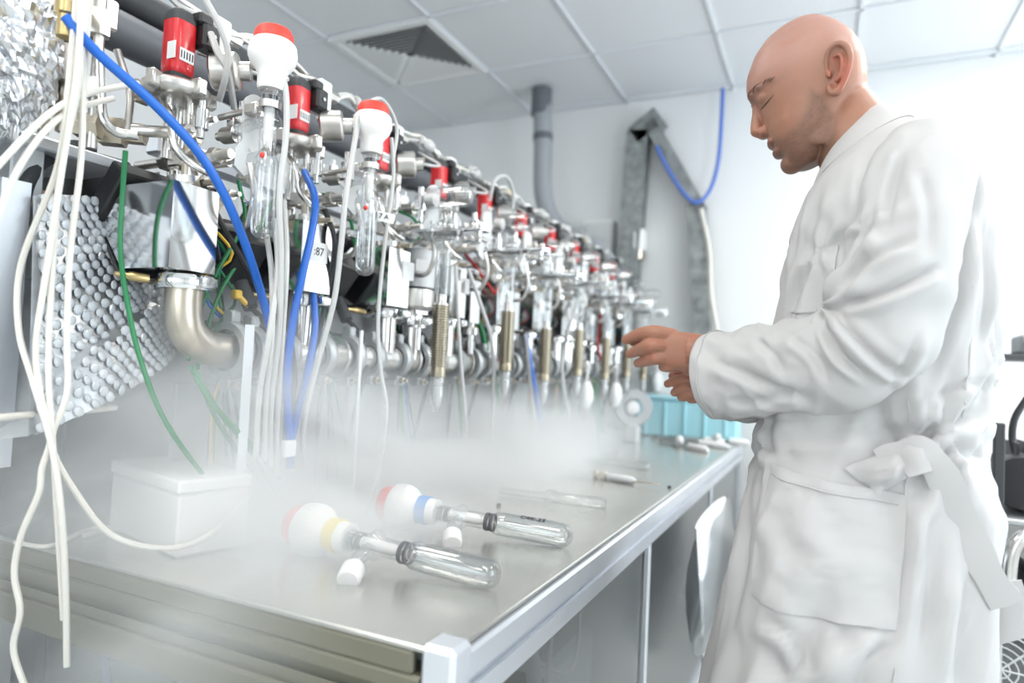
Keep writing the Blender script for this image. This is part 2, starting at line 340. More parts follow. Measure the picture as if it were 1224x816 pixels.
# hanging plastic bag with a white funnel liner
bag = thing('plastic_bag', 'clear plastic bag with white tapered liner hung on the bench rail', 'bag', (-.33, 2.2, .3))
rows = []
for i in range(14):
    t = i / 13; z = .80 - .42 * t; w = .115 + .05 * math.sin(t * PI * .8); d = .012 + .05 * math.sin(min(1, t * 1.2) * PI) ** .7
    if t > .8: w *= max(.25, math.sqrt(max(0, 1 - ((t - .8) / .2) ** 2)))
    rows.append([V((-.300 + d * math.sin(a) + .006 * math.sin(3 * a + 9 * t), 2.2 + 1.9 * w * math.cos(a) * (1 + .03 * math.sin(7 * t + a * 4)), z)) for a in [2 * PI * k / 28 for k in range(28)]])
obj('film', MB().loft(rows, caps=False), 'film', bag)
rows = []
for i in range(12):
    t = i / 11; z = .80 - .46 * t; w = .24 * (1 - t) ** .9 + .04; d = .006 + .012 * (1 - t)
    rows.append([V((-.300 + d * math.sin(a), 2.12 + w * math.cos(a) + .004 * math.sin(a * 5), z)) for a in [2 * PI * k / 20 for k in range(20)]])
obj('liner', MB().loft(rows, caps=True), 'white', bag)
obj('clip', MB().box((-.300, 2.12, .36), (.02, .09, .035), .004), 'grey', bag)

# ------------------------------------------------------------------ foil, shelf, bubble wrap and packing at the camera end
sp = thing('shelf_plate', 'narrow aluminium shelf plate carrying the foil wrapped part', 'shelf', (-1.35, .4, 1.53))
obj('plate', MB().box((-1.345, .30, 1.535), (.39, .95, .022), .003), 'alu', sp)
a, b = W(20, 215, X=-1.14), W(-6, 560, X=-1.16)
obj('shelf_post', MB().prism([(-.02, 0), (.022, 0), (.022, .02), (-.02, .02)], b, (a - b).normalized().cross(V((1, 0, 0))), (-1, 0, 0), (a - b).normalized(), (a - b).length), 'alu', sp)
obj('bracket', MB().box(W(20, 240, X=-1.19), (.05, .05, .25), .003), 'alud', sp)
fc = W(8, 62, X=-1.12); mb = MB(); vs = []; rows = []
for i in range(52):
    th = PI * i / 51; row = []
    for k in range(70):
        ph = 2 * PI * k / 70; d = V((math.sin(th) * math.cos(ph), math.sin(th) * math.sin(ph), math.cos(th)))
        q = d.copy(); c = noise.cell_vector(d * 7) ; r = 1 + .16 * noise.noise(d * 6) + .15 * abs(noise.noise(d * 17)) + .10 * abs(noise.noise(d * 31)) + .05 * (c.x - .5)
        row.append(fc + V((d.x * .07 * r, d.y * .062 * r, d.z * .118 * r)))
    rows.append(row)
mb.loft(rows); mb.sm = [False] * len(mb.f)
tag(obj('foil_bundle', mb, 'foil'), 'lump of crumpled silver foil wrapped round a fitting on the shelf', 'foil')
db = thing('control_box', 'small dark grey box with black cap beside the crumpled foil', 'box', W(60, 118, X=-1.12))
c = W(59, 84, X=-1.14); obj('casing', MB().box(c, (.06, .05, .085), .004), 'pipegrey', db); obj('cap', MB().box(c + V((0, 0, .055)), (.05, .04, .022), .004), 'black', db)
obj('label_strip', MB().box(c + V((.031, 0, .028)), (.002, .04, .006)), 'paper', db); obj('stud', MB().cyl(c - V((0, 0, .06)), c - V((0, 0, .04)), .012), 'warm', db)
obj('base_stud', MB().cyl(V((c.x, c.y, 1.546)), c - V((0, 0, .04)), .006), 'warm', db)
pk = thing('wrapped_package', 'tall package in clear bubble wrap leaning behind the white tubes', 'package', W(120, 470, X=-1.12))
pa, pb, pc_, pd = W(48, 232, X=-1.12), W(182, 250, X=-1.20), W(205, 420, X=-1.10), W(42, 520, X=-1.05)
def bil(u, v): return pa * (1 - u) * (1 - v) + pb * u * (1 - v) + pd * (1 - u) * v + pc_ * u * v
NRM = (pb - pa).cross(pd - pa).normalized()
if NRM.dot(CAM - pa) < 0: NRM = -NRM
def wrapp(u, v):
    h = .03 * math.sin(PI * min(1, max(0, u))) + .012 * noise.noise(V((u * 3, v * 4, 0))) + (.02 if v > .78 - .2 * u else 0) * math.sin(u * 3)
    return bil(u, v) + NRM * h
rows = [[wrapp(k / 24, i / 30) for k in range(25)] for i in range(31)]
rows += [[q - NRM * .004 for q in r] for r in rows[::-1]]
obj('wrap_sheet', MB().loft(rows, closed=False), clear('bubble_film', (.86, .89, .92), (.72, .76, .80), .3, .30, .6), pk)
core = [[bil(k / 6, i / 6) - NRM * .012 for k in range(7)] for i in range(7)]; core += [[q - NRM * .09 for q in r] for r in core[::-1]]
obj('core', MB().loft(core, closed=False), mat('grey_packing', (.70, .73, .76), .6, var=.25, vscale=14), pk)
mb = MB()
for i in range(25):
    for k in range(13):
        u = (k + .5 * (i % 2) + .25) / 13.3; v = (i + .5) / 25
        p = wrapp(u, v); r = .0086 * random.uniform(.92, 1.08)
        n2 = (NRM + V([random.uniform(-.25, .25) for _ in range(3)])).normalized()
        mb.lathe([(r, 0), (r * .9, r * .30), (r * .55, r * .48), (0, r * .54)], p, n2, 8)
bo = obj('bubbles', mb, mat('bubble_film_domes', (.60, .635, .67), .13, coat=.5), pk); bo['kind'] = 'stuff'
tag(obj('cardboard_piece', MB().box(W(78, 256, X=-1.2), (.05, .13, .055), .003), 'wood'), 'brown cardboard piece standing above the bubble wrap', 'cardboard')
cable('black_hose', 'black hose arching over the bubble wrap beside the post', 'dark', [(14, 330, -1.2), (22, 260, -1.17), (34, 212, -1.17), (62, 186, -1.2), (110, 190, -1.24), (150, 200, -1.27)], .013, 'hose', n=10)
cv = thing('black_canister', 'black round canister behind the tubes above the bubble wrap', 'canister', W(95, 238, X=-1.34))
p = W(95, 226, X=-1.34); obj('body', MB().lathe([(0, 0), (.06, 0), (.064, .006), (.064, .07), (.055, .08), (0, .08)], p - V((0, 0, .03)), n=24), 'black', cv); obj('neck', MB().cyl(p + V((0, 0, .05)), p + V((0, 0, .09)), .025), 'dark', cv)
tag(obj('beige_rod', MB().cyl(W(-14, 500, D=.93), W(138, 487, D=1.12), .0055), 'tubew'), 'thin beige rod lying level behind the crossing white tubes', 'rod')
# white foam box half lost in the fog
R = Matrix.Rotation(math.radians(-14), 3, 'Z'); fbc = W(212, 600, Z=.94); fb = thing('foam_box', 'plain white foam box standing on the bench in the fog', 'box', (fbc.x, fbc.y, BZ))
obj('body', MB().box((fbc.x, fbc.y, BZ + .05), (.27, .12, .1), .004, R), 'white', fb); obj('lid', MB().box((fbc.x, fbc.y, BZ + .112), (.276, .126, .022), .004, R), 'white', fb)
# ------------------------------------------------------------------ vacuum manifold behind the bench
Y0, DY, NS, XM, ZM = .79, .29, 10, -1.0, 1.215
def ys_(i): return Y0 + DY * i
fr = thing('support_stand', 'grey steel stand with beam and leg sheets behind the bench carrying the manifold', 'stand', (-1.16, .8, BZ))
obj('beam', MB().box((-1.14, 2.2, 1.325), (.05, 2.75, .10), .004), 'lgrey', fr)
obj('upper_beam', MB().box((-1.16, 2.2, 1.60), (.04, 2.75, .04), .004), 'alu', fr)
for k in range(6):
    y = .93 + k * .5
    obj('leg_sheet', MB().box((-1.10, y, BZ + .135), (.014, .14, .27), .003), 'alud', fr)
    obj('upright', MB().box((-1.18, y + .16, 1.25), (.04, .04, .74), .004), 'alu', fr)
    obj('saddle', MB().box((-1.05, y, 1.155), (.12, .035, .02), .004), 'alud', fr)
text('plate_mark', 'E', .03, basis((-1.1145, 1.165, 1.325), (0, 1, 0), (0, 0, 1)), 'ink', fr)
cb = thing('dark_backing_cabinet', 'added dark grey cabinet backing the shadowed gaps behind the manifold', 'cabinet', (-1.55, 2.1, 0))  # added backing, kept dark for contrast in the shadowed gaps
obj('body', MB().box((-1.55, 2.15, .72), (.4, 2.7, 1.44), .01), 'cab', cb)
for k in range(5): obj('door', MB().box((-1.344, 1.07 + k * .54, .73), (.012, .52, 1.36), .004), 'cab', cb)
for k in range(2):
    p = thing('overhead_pipe', ['thick slate grey pipe running level behind the red handled valves', 'thinner black pipe running above the slate grey one'][k], 'pipe', (-1.36, 2.0, [1.867, 1.945][k]))
    z, r, x = [(1.867, .043, -1.35), (1.950, .032, -1.36)][k]
    obj('pipe', MB().cyl((x, .55, z), (x, 3.8, z), r, n=24), ['pipegrey', 'dark'][k], p)
    for y in (.62, 1.9, 3.1): obj('coupling', MB().lathe([(r, 0), (r + .008, .004), (r + .008, .056), (r, .06)], (x, y, z), (0, 1, 0), 24), ['pipegrey', 'dark'][k], p)
mf = thing('manifold_pipe', 'long polished steel manifold pipe with elbow and clamped joints above the bench', 'pipe', (XM, .85, ZM))
obj('pipe', MB().cyl((XM, .90, ZM), (XM, 3.5, ZM), .030, n=24), 'steel', mf)
el = MB().tube([(XM, .79, 1.325), (XM, .79, 1.285), (XM, .80, 1.245), (XM, .835, 1.220), (XM, .875, ZM), (XM, .9, ZM)], .031, n=24, sub=6)
obj('elbow', el, 'warm', mf)
def clamp(y, ax=(0, 1, 0), c=None, r=.046, parent=mf, lug=1, m='alud'):
    c = V((XM, y, ZM)) if c is None else V(c); ax = V(ax).normalized()
    mb = MB().lathe([(r * .7, -.012), (r * .93, -.012), (r, -.006), (r, .006), (r * .93, .012), (r * .7, .012)], c, ax, 24)
    e1, e2, _ = mb.frame(ax)
    for s, e in ((1, e2), (-1, e2)):
        p = c + e * s * (r + .006); R = Matrix((e1, e, ax)).transposed(); mb.box(p, (.030, .026, .020), .004, R)
    o = obj('clamp', mb, m, parent)
    p = c + e2 * (r + .008)
    obj('clamp_bolt', MB().cyl(p - e1 * .03, p + e1 * .036, .0045, n=8).cyl(p + e1 * .015, p + e1 * .026, .009, n=6), 'warm', o)
    return o
clamp(.893, r=.056)
for i in range(NS):
    if i: clamp(ys_(i) - .055); clamp(ys_(i) + .055)
    clamp(ys_(i) + .15, r=.050)
    if i: obj('branch', MB().cyl((XM, ys_(i), ZM), (XM, ys_(i), 1.335), .026, n=20), 'steel', mf)
    obj('end_flange', MB().lathe([(.03, 0), (.045, 0), (.045, .008), (.03, .008)], (XM, ys_(i) + .10, ZM), (0, 1, 0), 20), 'steel', mf)
# ---- red handled valve
def red_valve(i=0):
    y = ys_(i) - .012; x = -1.04; c = V((x, y, 1.742))
    t = thing('red_valve', '', 'valve', (x, y, 1.655), 'red handled valves along the manifold')
    sec = [(.021 * math.copysign(abs(math.cos(a)) ** .55, math.cos(a)), .023 * math.copysign(abs(math.sin(a)) ** .55, math.sin(a))) for a in [2 * PI * k / 24 for k in range(24)]]
    def rr(z, s): return [V((x + a * s, y + b * s, z)) for a, b in sec]
    obj('handle', MB().loft([rr(1.690, .86), rr(1.694, .98), rr(1.70, 1), rr(1.78, 1), rr(1.784, .97)], caps=True), 'red', t)
    obj('cap', MB().loft([rr(1.782, 1.0), rr(1.79, .98), rr(1.80, .85), rr(1.806, .6), rr(1.809, .2)], caps=True), 'dark', t)
    obj('collar', MB().loft([rr(1.674, .7), rr(1.678, .92), rr(1.690, .92)], caps=True), 'black', t)
    cn = obj('connector', MB().box((x + .018, y + .040, 1.772), (.034, .036, .046), .005).box((x + .018, y + .030, 1.80), (.026, .03, .022), .004), 'black', t)
    obj('screw', MB().cyl((x + .035, y + .04, 1.772), (x + .038, y + .04, 1.772), .004, n=8), 'chrome', cn)
    st = obj('sticker', MB().box((x + .012, y - .0232, 1.725), (.020, .0012, .030), 0).box((x + .0215, y + .0, 1.722), (.0012, .028, .022), 0), 'paper', t)
    mb = MB()
    for k in range(5): mb.box((x + .0222, y - .011 + k * .0055, 1.722), (.0004, .0022, .013), 0)
    obj('barcode', mb, 'ink', st)
    ac = obj('actuator', MB().lathe([(0, 0), (.030, 0), (.034, .004), (.034, .046), (.030, .05), (.018, .052), (.018, .07), (0, .07)], (x + .012, y + .058, 1.722), (.75, .55, .1), 24), 'brush', t)
    obj('actuator_bolt', MB().cyl((x + .058, y + .105, 1.745), (x + .066, y + .110, 1.746), .006, n=6), 'warm', ac)
    mb = MB().lathe([(0, -.008), (.040, -.008), (.052, -.002), (.056, .006), (.056, .014), (.050, .019), (.030, .021), (0, .021)], (x, y, 1.653), n=22)
    for a in range(5): mb.box((x + .055 * math.cos(a * 1.25), y + .055 * math.sin(a * 1.25), 1.662), (.026, .018, .028), .003, Matrix.Rotation(a * 1.25, 3, 'Z'))
    obj('chain_clamp', mb, 'brush', t)
    mb = MB().cyl((x, y - .012, 1.54), (x, y - .012, 1.654), .0075, n=12).cyl((x + .022, y + .012, 1.54), (x + .022, y + .012, 1.654), .0065, n=12).cyl((x - .02, y + .02, 1.5), (x - .02, y + .02, 1.655), .010, n=12)
    obj('stem', mb, 'steel', t)
    return t
RV = red_valve()
def place(i, proto, labels, dx=0, dz=0):
    if i == 0: r = proto
    else: r = dup(proto, V(proto.location) + V((dx, DY * i, dz)))
    r['label'] = labels; return r
END = 'counted from the bubble wrap end'
for i in range(NS): place(i, RV, f'{ORD[i]} red handled black capped valve on the manifold, {END}')
# ---- steel cross line with glass holder
def cross_line(i=0):
    y = ys_(i); t = thing('cross_line', '', 'fitting', (-1.0, y, 1.54), 'steel cross lines with white link clips')
    mb = MB().cyl((-1.14, y - .004, 1.542), (-.905, y - .004, 1.542), .0085, n=14)
    for a, b, r in ((-1.07, -1.05, .016), (-1.0, -.975, .017), (-.95, -.935, .014)): mb.cyl((a, y - .004, 1.542), (b, y - .004, 1.542), r, n=6)
    mb.box((-1.02, y - .004, 1.542), (.04, .034, .03), .003)
    obj('line', mb, 'brush', t)
    mb = MB().cyl((-1.12, y - .01, 1.495), (-.93, y - .01, 1.495), .0055, n=12)
    for a in (-1.09, -1.035, -.98): mb.cyl((a, y - .01, 1.495), (a + .022, y - .01, 1.495), .0115, n=6)
    mb.cyl((-1.0, y - .01, 1.468), (-1.0, y - .01, 1.56), .010, n=14)
    obj('lower_line', mb, 'warm', t)
    # link clip: flat rounded bar with an open hook at the bottom
    mb = MB(); pl = []; Q_ = 1.45
    for k in range(10): a = PI * k / 9; pl.append((.012 * math.cos(a), .045 + .012 * math.sin(a)))
    pl += [(-.012, 0), (-.020, -.012), (-.020, -.032), (-.008, -.042), (.002, -.036), (-.008, -.026), (-.006, -.016), (.004, -.010), (.012, -.004)]
    pl = [(a_ * Q_, b_ * Q_) for a_, b_ in pl]; mb.prism(pl, (-.905, y + .035, 1.572), (.35, .94, 0), (0, 0, 1), (.94, -.35, 0), .010)
    mb.cyl((-.925, y + .03, 1.56), (-.895, y + .03, 1.56), .006, n=10)
    obj('link_clip', mb, 'lgrey', t)
    mb = MB().tube([(-.90, y + .03, 1.535), (-.89, y + .035, 1.49), (-.90, y + .04, 1.45), (-.93, y + .05, 1.43), (-1.0, y + .06, 1.44)], .006, n=10)
    obj('capillary', mb, 'brush', t)
    mb = MB().tube([(-1.05, y - .03, 1.64), (-1.0, y - .05, 1.60), (-.985, y - .05, 1.55), (-.97, y - .03, 1.525), (-.96, y, 1.515)], .0065, n=10)
    obj('bent_tube', mb, 'steel', t)
    rnd = random.Random(5)
    for k in range(20):
        p = V((-1.06 + rnd.uniform(-.06, .13), y + rnd.uniform(-.05, .12), rnd.uniform(1.46, 1.65))); r = rnd.uniform(.007, .016); L = rnd.uniform(.014, .04)
        d = V(rnd.choice([(1, 0, 0), (0, 1, 0), (0, 0, 1), (.6, .6, .3)])).normalized(); n = rnd.choice([6, 12])
        obj('fitting', MB().lathe([(0, -L), (r * .5, -L), (r * .5, -L / 2), (r, -L / 2), (r, L / 2), (r * .5, L / 2), (r * .5, L), (0, L)], p, d, n), ['brush', 'chrome', 'warm'][k % 3], t)
    obj('ferrule', MB().cyl((-.955, y + .06, 1.60), (-.955, y + .06, 1.635), .016, n=14).cyl((-.955, y + .06, 1.57), (-.955, y + .06, 1.66), .008, n=10), 'chrome', t)
    return t
CL = cross_line()
for i in range(NS): place(i, CL, f'{ORD[i]} steel cross line with link clip, counted from the foil end')
# ---- gate block
def gate_block(i=0):
    y = ys_(i); t = thing('gate_block', '', 'valve', (XM, y, 1.335), 'boxy steel gate valves on the manifold')
    obj('block', MB().prism([(.055, -.070), (.055, .070), (-.060, .070), (-.125, .012), (-.060, -.070)], (XM, y + .012, 1.412), (1, 0, 0), (0, 0, 1), (0, -1, 0), .088), 'chrome', t)
    R = Matrix.Rotation(math.radians(38), 3, 'Y') @ Matrix.Rotation(math.radians(0), 3, 'Z')
    sb = obj('side_box', MB().box((XM - .108, y - .034, 1.470), (.040, .100, .110), .003, R), 'black', t)
    obj('side_lead', MB().tube([(XM - .09, y - .05, 1.5), (XM - .13, y - .04, 1.53), (XM - .17, y, 1.49)], .006), 'black', sb)
    obj('rear_fin', MB().box((XM - .098, y - .03, 1.374), (.006, .09, .10), .001, Matrix.Rotation(math.radians(-36), 3, 'Y')), 'dark', t)
    obj('top_flange', MB().lathe([(0, 0), (.028, 0), (.028, .012), (.040, .014), (.040, .026), (.018, .028), (.018, .05), (0, .05)], (XM, y, 1.479), n=22), 'steel', t)
    o = clamp(0, (0, 0, 1), (XM, y, 1.327), .046, t, m='chrome')
    obj('lever', MB().lathe([(0, 0), (.0075, .002), (.008, .03), (.0055, .034), (.0045, .052), (0, .054)], (XM - .03, y - .045, 1.328), (-.35, -.93, .05), 12), 'brass', o)
    return t
GB = gate_block()
lab = obj('number_label', MB().box((XM + .0558, ys_(1) + .005, 1.435), (.0012, .05, .045), 0), 'paper', GB)
GBs = []
for i in range(NS): GBs.append(place(i, GB, f'{ORD[i]} boxy steel gate valve on the manifold pipe, {END}'))
bpy.data.objects.remove(lab)
for i, s in ((1, ':87'), (3, '34'), (4, '61')):
    ORIG['tmp'] = V((XM, ys_(i), 1.335))
    class _P: name = 'tmp'
    l = MB().box((XM + .0558, ys_(i) - .028, 1.425), (.0012, .052, .04), 0)
    ORIG[GBs[i].name] = V((XM, ys_(i), 1.335)); o = obj('number_label', l, 'paper', GBs[i])
    if i == 1: text('digits', s, .024, basis((XM + .0566, ys_(i) - .028, 1.425), (0, 1, 0), (0, 0, 1)), 'ink', o)
# ---- white cylinder gauges
def gauge(k, x, y, z, s=1):
    t = thing('pressure_gauge', ['pale grey cylindrical gauge on steel neck before the bellows row', 'pale grey cylindrical gauge half hidden further along behind the bellows'][k], 'gauge', (x, y, ZM))
    b = obj('housing', MB().lathe([(0, .10), (.046, .10), (.052, .094), (.052, 0), (0, 0)], (x, y, z), n=28), 'lgrey', t)
    obj('seal', MB().lathe([(.048, 0), (.053, 0), (.053, -.006), (.048, -.006)], (x, y, z), n=28), 'black', t)
    obj('base', MB().lathe([(.0, -.006), (.054, -.006), (.055, -.012), (.055, -.05), (.045, -.058), (.026, -.06), (.026, -.075), (0, -.075)], (x, y, z), n=28), 'brush', t)
    a = math.radians(-38); n = V((math.cos(a), math.sin(a), 0)); e = V((-n.y, n.x, 0))
    obj('label', MB().box(V((x, y, z + .055)) + n * .0512, (.003, .034, .03), 0, Matrix.Rotation(a, 3, 'Z')), 'paper', b)
    obj('neck', MB().cyl((x, y, ZM), (x, y, z - .07), .022, n=18), 'steel', t)
    clamp(0, (0, 0, 1), (x, y, z - .088), .036, t, m='chrome'); return t
gauge(0, -.99, 1.475, 1.405); gauge(1, -.99, 2.62, 1.42)
# ---- glass knob valves (two hanging, two lying on the bench)
KZ = 1.60
def knob_valve():
    """built upright at the origin, z = 0 at the arm"""
    t = thing('glass_valve', '', 'valve', (0, 0, 0)); n = 28
    kb = obj('knob', MB().lathe([(0, .050), (.0205, .051), (.0225, .057), (.0225, .078), (.028, .086), (.0355, .095), (.0388, .104), (.0392, .116), (.0375, .127), (.033, .132), (0, .132)], (0, 0, 0), n=n), 'ptfe', t)
    obj('knob_cap', MB().lathe([(.0325, .1315), (.0325, .134), (.031, .146), (.027, .153), (.018, .156), (0, .157)], (0, 0, 0), n=n), 'redw', t)
    mb = MB()
    for k in range(28): a = 2 * PI * k / 28; mb.box((.0390 * math.cos(a), .0390 * math.sin(a), .110), (.0012, .002, .010), 0, Matrix.Rotation(a, 3, 'Z'))
    obj('grip_ribs', mb, 'ptfe', kb)
    obj('seal_rings', MB().lathe([(.006, .042), (.0125, .041), (.0125, .034), (.008, .033), (.008, .030), (.0125, .029), (.0125, .022), (.006, .021)], (0, 0, 0), n=n), 'black', t)
    obj('plunger', MB().lathe([(0, .044), (.0085, .043), (.0085, -.03), (.005, -.045), (0, -.05)], (0, 0, 0), n=16), 'ptfe', t)
    body = MB().lathe([(.0155, .050), (.0165, .046), (.0142, .038), (.0142, .012), (.021, .004), (.022, -.004), (.0142, -.012), (.0132, -.055), (.0195, -.068), (.0200, -.085), (.0200, -.178), (.0175, -.190), (.010, -.197), (0, -.199)], (0, 0, 0), n=n)
    obj('glass_body', body, 'glass', t)
    obj('glass_inner', MB().lathe([(.0182, -.072), (.0184, -.176), (.0155, -.187), (0, -.195)], (0, 0, 0), n=n).lathe([(.0075, -.05), (.0075, -.165), (.006, -.17)], (0, 0, 0), n=18), 'glass', t)
    ar = obj('side_arm', MB().tube([(-.012, 0, 0), (-.035, 0, 0), (-.05, 0, -.004), (-.066, 0, -.012)], [.0105, .0100, .0100, .0100], n=16).lathe([(.010, 0), (.0138, .002), (.0138, .006), (.010, .008)], (-.06, 0, -.009), (-.9, 0, -.4), 16), 'glass', t)
    return t, kb, ar
gv, gkb, garm = knob_valve()
kv = gv; kv.location = (-.85, .81, KZ)
kv['label'] = 'hanging glass valve with red and white knob, beside the foil end'; kv['group'] = 'glass valves with white knobs'
ORIG[kv.name] = V((-.85, .81, KZ))
obj('dot', MB().ell((-.85 + .008, .81 - .0175, KZ - .064), (.005, .003, .005), 10), 'redw', kv)
k2 = dup(gv, V((-.85, 1.0835, KZ - .022)), None, 'hanging glass valve with red and white knob and paper tag, next along')
ORIG[k2.name] = V((-.85, 1.0835, KZ - .022))
tg = V((-.832, 1.105, KZ - .095)); o = obj('paper_tag', MB().box(tg, (.055, .001, .02), 0, Matrix.Rotation(math.radians(30), 3, 'Z') @ Matrix.Rotation(math.radians(10), 3, 'Y')), 'paper', k2)
text('tag_mark', '4 7 A', .014, basis(tg + V((.001, -.0015, 0)), V((.85, .5, -.16)), (0.1, 0, 1)), 'ink', o)
def holder(i, x, y, z):
    t = thing('glass_holder', f'steel arm and ring holding the {ORD[i]} hanging glass valve from the foil end', 'clamp', (x - .08, y, z))
    obj('ring', MB().lathe([(.015, -.006), (.0185, -.006), (.0185, .006), (.015, .006), (.015, -.006)], (x, y, z), n=22), 'brush', t)
    obj('arm', MB().cyl((x - .13, y + .012, z), (x - .018, y, z), .0055, n=10).box((x - .04, y + .004, z), (.03, .02, .02), .003), 'brush', t)
holder(0, -.85, .81, KZ + .025); holder(1, -.85, 1.0835, KZ + .003)
# ---- bellows traps with glass T pieces
def trap():
    x, y = -.85, 1.385; t = thing('bellows_trap', '', 'glassware', (x, y, 1.085), 'glass topped bellows traps in front of the manifold'); n = 22
    obj('glass_tee', MB().lathe([(0, -.004), (.020, -.002), (.026, .006), (.026, .105), (.023, .118), (.014, .126), (0, .128)], (x - .056, y, 1.616), (1, 0, 0), n).lathe([(.020, -.008), (.020, -.045), (.025, -.052), (.025, -.062), (.019, -.066)], (x, y, 1.600), n=n), 'glass', t)
    obj('end_cap', MB().lathe([(0, -.002), (.0155, 0), (.017, .006), (.017, .026), (0, .028)], (x - .056, y, 1.612), (1, 0, 0), n), 'ptfe', t)
    pl = [(-.115, -.022), (-.03, -.034), (.06, -.026), (.112, -.02), (.122, 0), (.112, .02), (.06, .026), (-.03, .034), (-.115, .022)]
    h = obj('holder_plate', MB().prism(pl, (x, y, 1.527), (1, 0, 0), (0, 1, 0), (0, 0, 1), .006).box((x + .085, y - .016, 1.512), (.05, .010, .03), .003), 'chrome', t)
    mb = MB()
    for k in range(3): mb.cyl((x + .065 + k * .02, y - .028, 1.508), (x + .065 + k * .02, y + .02, 1.508), .006, n=10).ell((x + .065 + k * .02, y - .01, 1.54), (.008, .008, .010), 10)
    obj('holder_screws', mb, 'brush', h)
    obj('fork', MB().tube([(x - .14, y + .03, 1.50), (x - .08, y + .02, 1.515), (x - .03, y + .028, 1.52), (x + .02, y + .03, 1.52)], .006, n=10), 'steel', h)
    obj('cone_joint', MB().lathe([(.022, 0), (.030, -.006), (.031, -.014), (.022, -.03), (.0185, -.04), (.0185, -.145), (.0165, -.15), (.012, -.152)], (x, y, 1.523), n=n), 'glass', t)
    obj('inner_tube', MB().lathe([(.011, 0), (.0125, -.02), (.0125, -.125)], (x, y, 1.50), n=16), 'glass', t)
    obj('collar', MB().lathe([(0, 0), (.0135, 0), (.0135, -.02), (.019, -.022), (.019, -.03), (0, -.03)], (x, y, 1.377), n=n), 'brush', t)
    pf = [(0, 1.35)]
    for k in range(24): z = 1.35 - k * .0063; pf += [(.0218, z), (.0218, z - .0024), (.0178, z - .0034), (.0178, z - .0056)]
    pf += [(.019, 1.198), (.019, 1.176), (0, 1.176)]
    obj('bellows', MB().lathe(pf, (x, y, 0), n=n), 'bellows', t)
    obj('tip', MB().lathe([(.016, 1.178), (.0185, 1.172), (.0185, 1.155), (.016, 1.152), (.018, 1.148), (.018, 1.118), (.013, 1.108), (.010, 1.09), (0, 1.086)], (x, y, 0), n=n), 'glass', t)
    obj('tip_core', MB().lathe([(0, 1.178), (.0125, 1.175), (.0125, 1.125), (.006, 1.105), (0, 1.1)], (x, y, 0), n=12), 'lgrey', t)
    return t
TR = trap(); TRS = [1.385, 1.76, 2.06, 2.39, 2.74, 3.08, 3.4]
for k, y in enumerate(TRS):
    r = TR if k == 0 else dup(TR, V((TR.location.x, y, TR.location.z + (0, .02, -.01, .01, 0, .01, 0)[k])))
    r['label'] = f'{ORD[k]} bellows trap with glass top hanging over the bench, counted from the foil end'
# ---- harness of cables and fittings along the top
t = thing('cable_harness', 'knotted garland of pale cables and fittings strung along the top of the valves', 'cable', (-1.0, .9, 1.82))
rnd = random.Random(3); HX = -1.07; TOPZ = lambda y: 1.838 - .012 * math.sin((y - .8) * 2 * PI / .29) - .004 * (y - 1)
for s in range(4):
    pts = [V((HX + rnd.uniform(-.014, .014), y, TOPZ(y) + rnd.uniform(-.014, .014))) for y in np.arange(.62, 3.55, .058)]
    obj('strand', MB().tube(pts, .0048, n=6, sub=3), ['tubew', 'tubeg', 'tubeg', 'brush'][s], t)
for i in range(NS):
    y = ys_(i) + .09; f = obj('tee_fitting', MB().box((HX, y, TOPZ(y)), (.036, .040, .042), .005).box((HX + .01, y, TOPZ(y) - .045), (.026, .026, .06), .004), 'white', t)
    [obj('fitting_nut', MB().cyl((HX, y + q_, TOPZ(y)), (HX, y + q_ + .032, TOPZ(y)), .014, n=8), 'brush', f) for q_ in (-.05, .018)]
    obj('wire_tie', MB().cyl((HX, y + .12, TOPZ(y + .12)), (HX, y + .128, TOPZ(y + .12)), .013, n=10), 'gold' if i in (0, 4, 7) else 'tubeg', t)
    obj('twist', MB().ell((HX, y + .17, TOPZ(y + .17)), (.017, .03, .019), 8), 'tubeg', t)
    obj('drop_lead', MB().tube([(HX, y + .12, 1.81), (-.985, y + .1, 1.76), (-.99, y + .02, 1.74), (HX, y - .04, 1.765)], .004, n=6), 'tubeg', t)

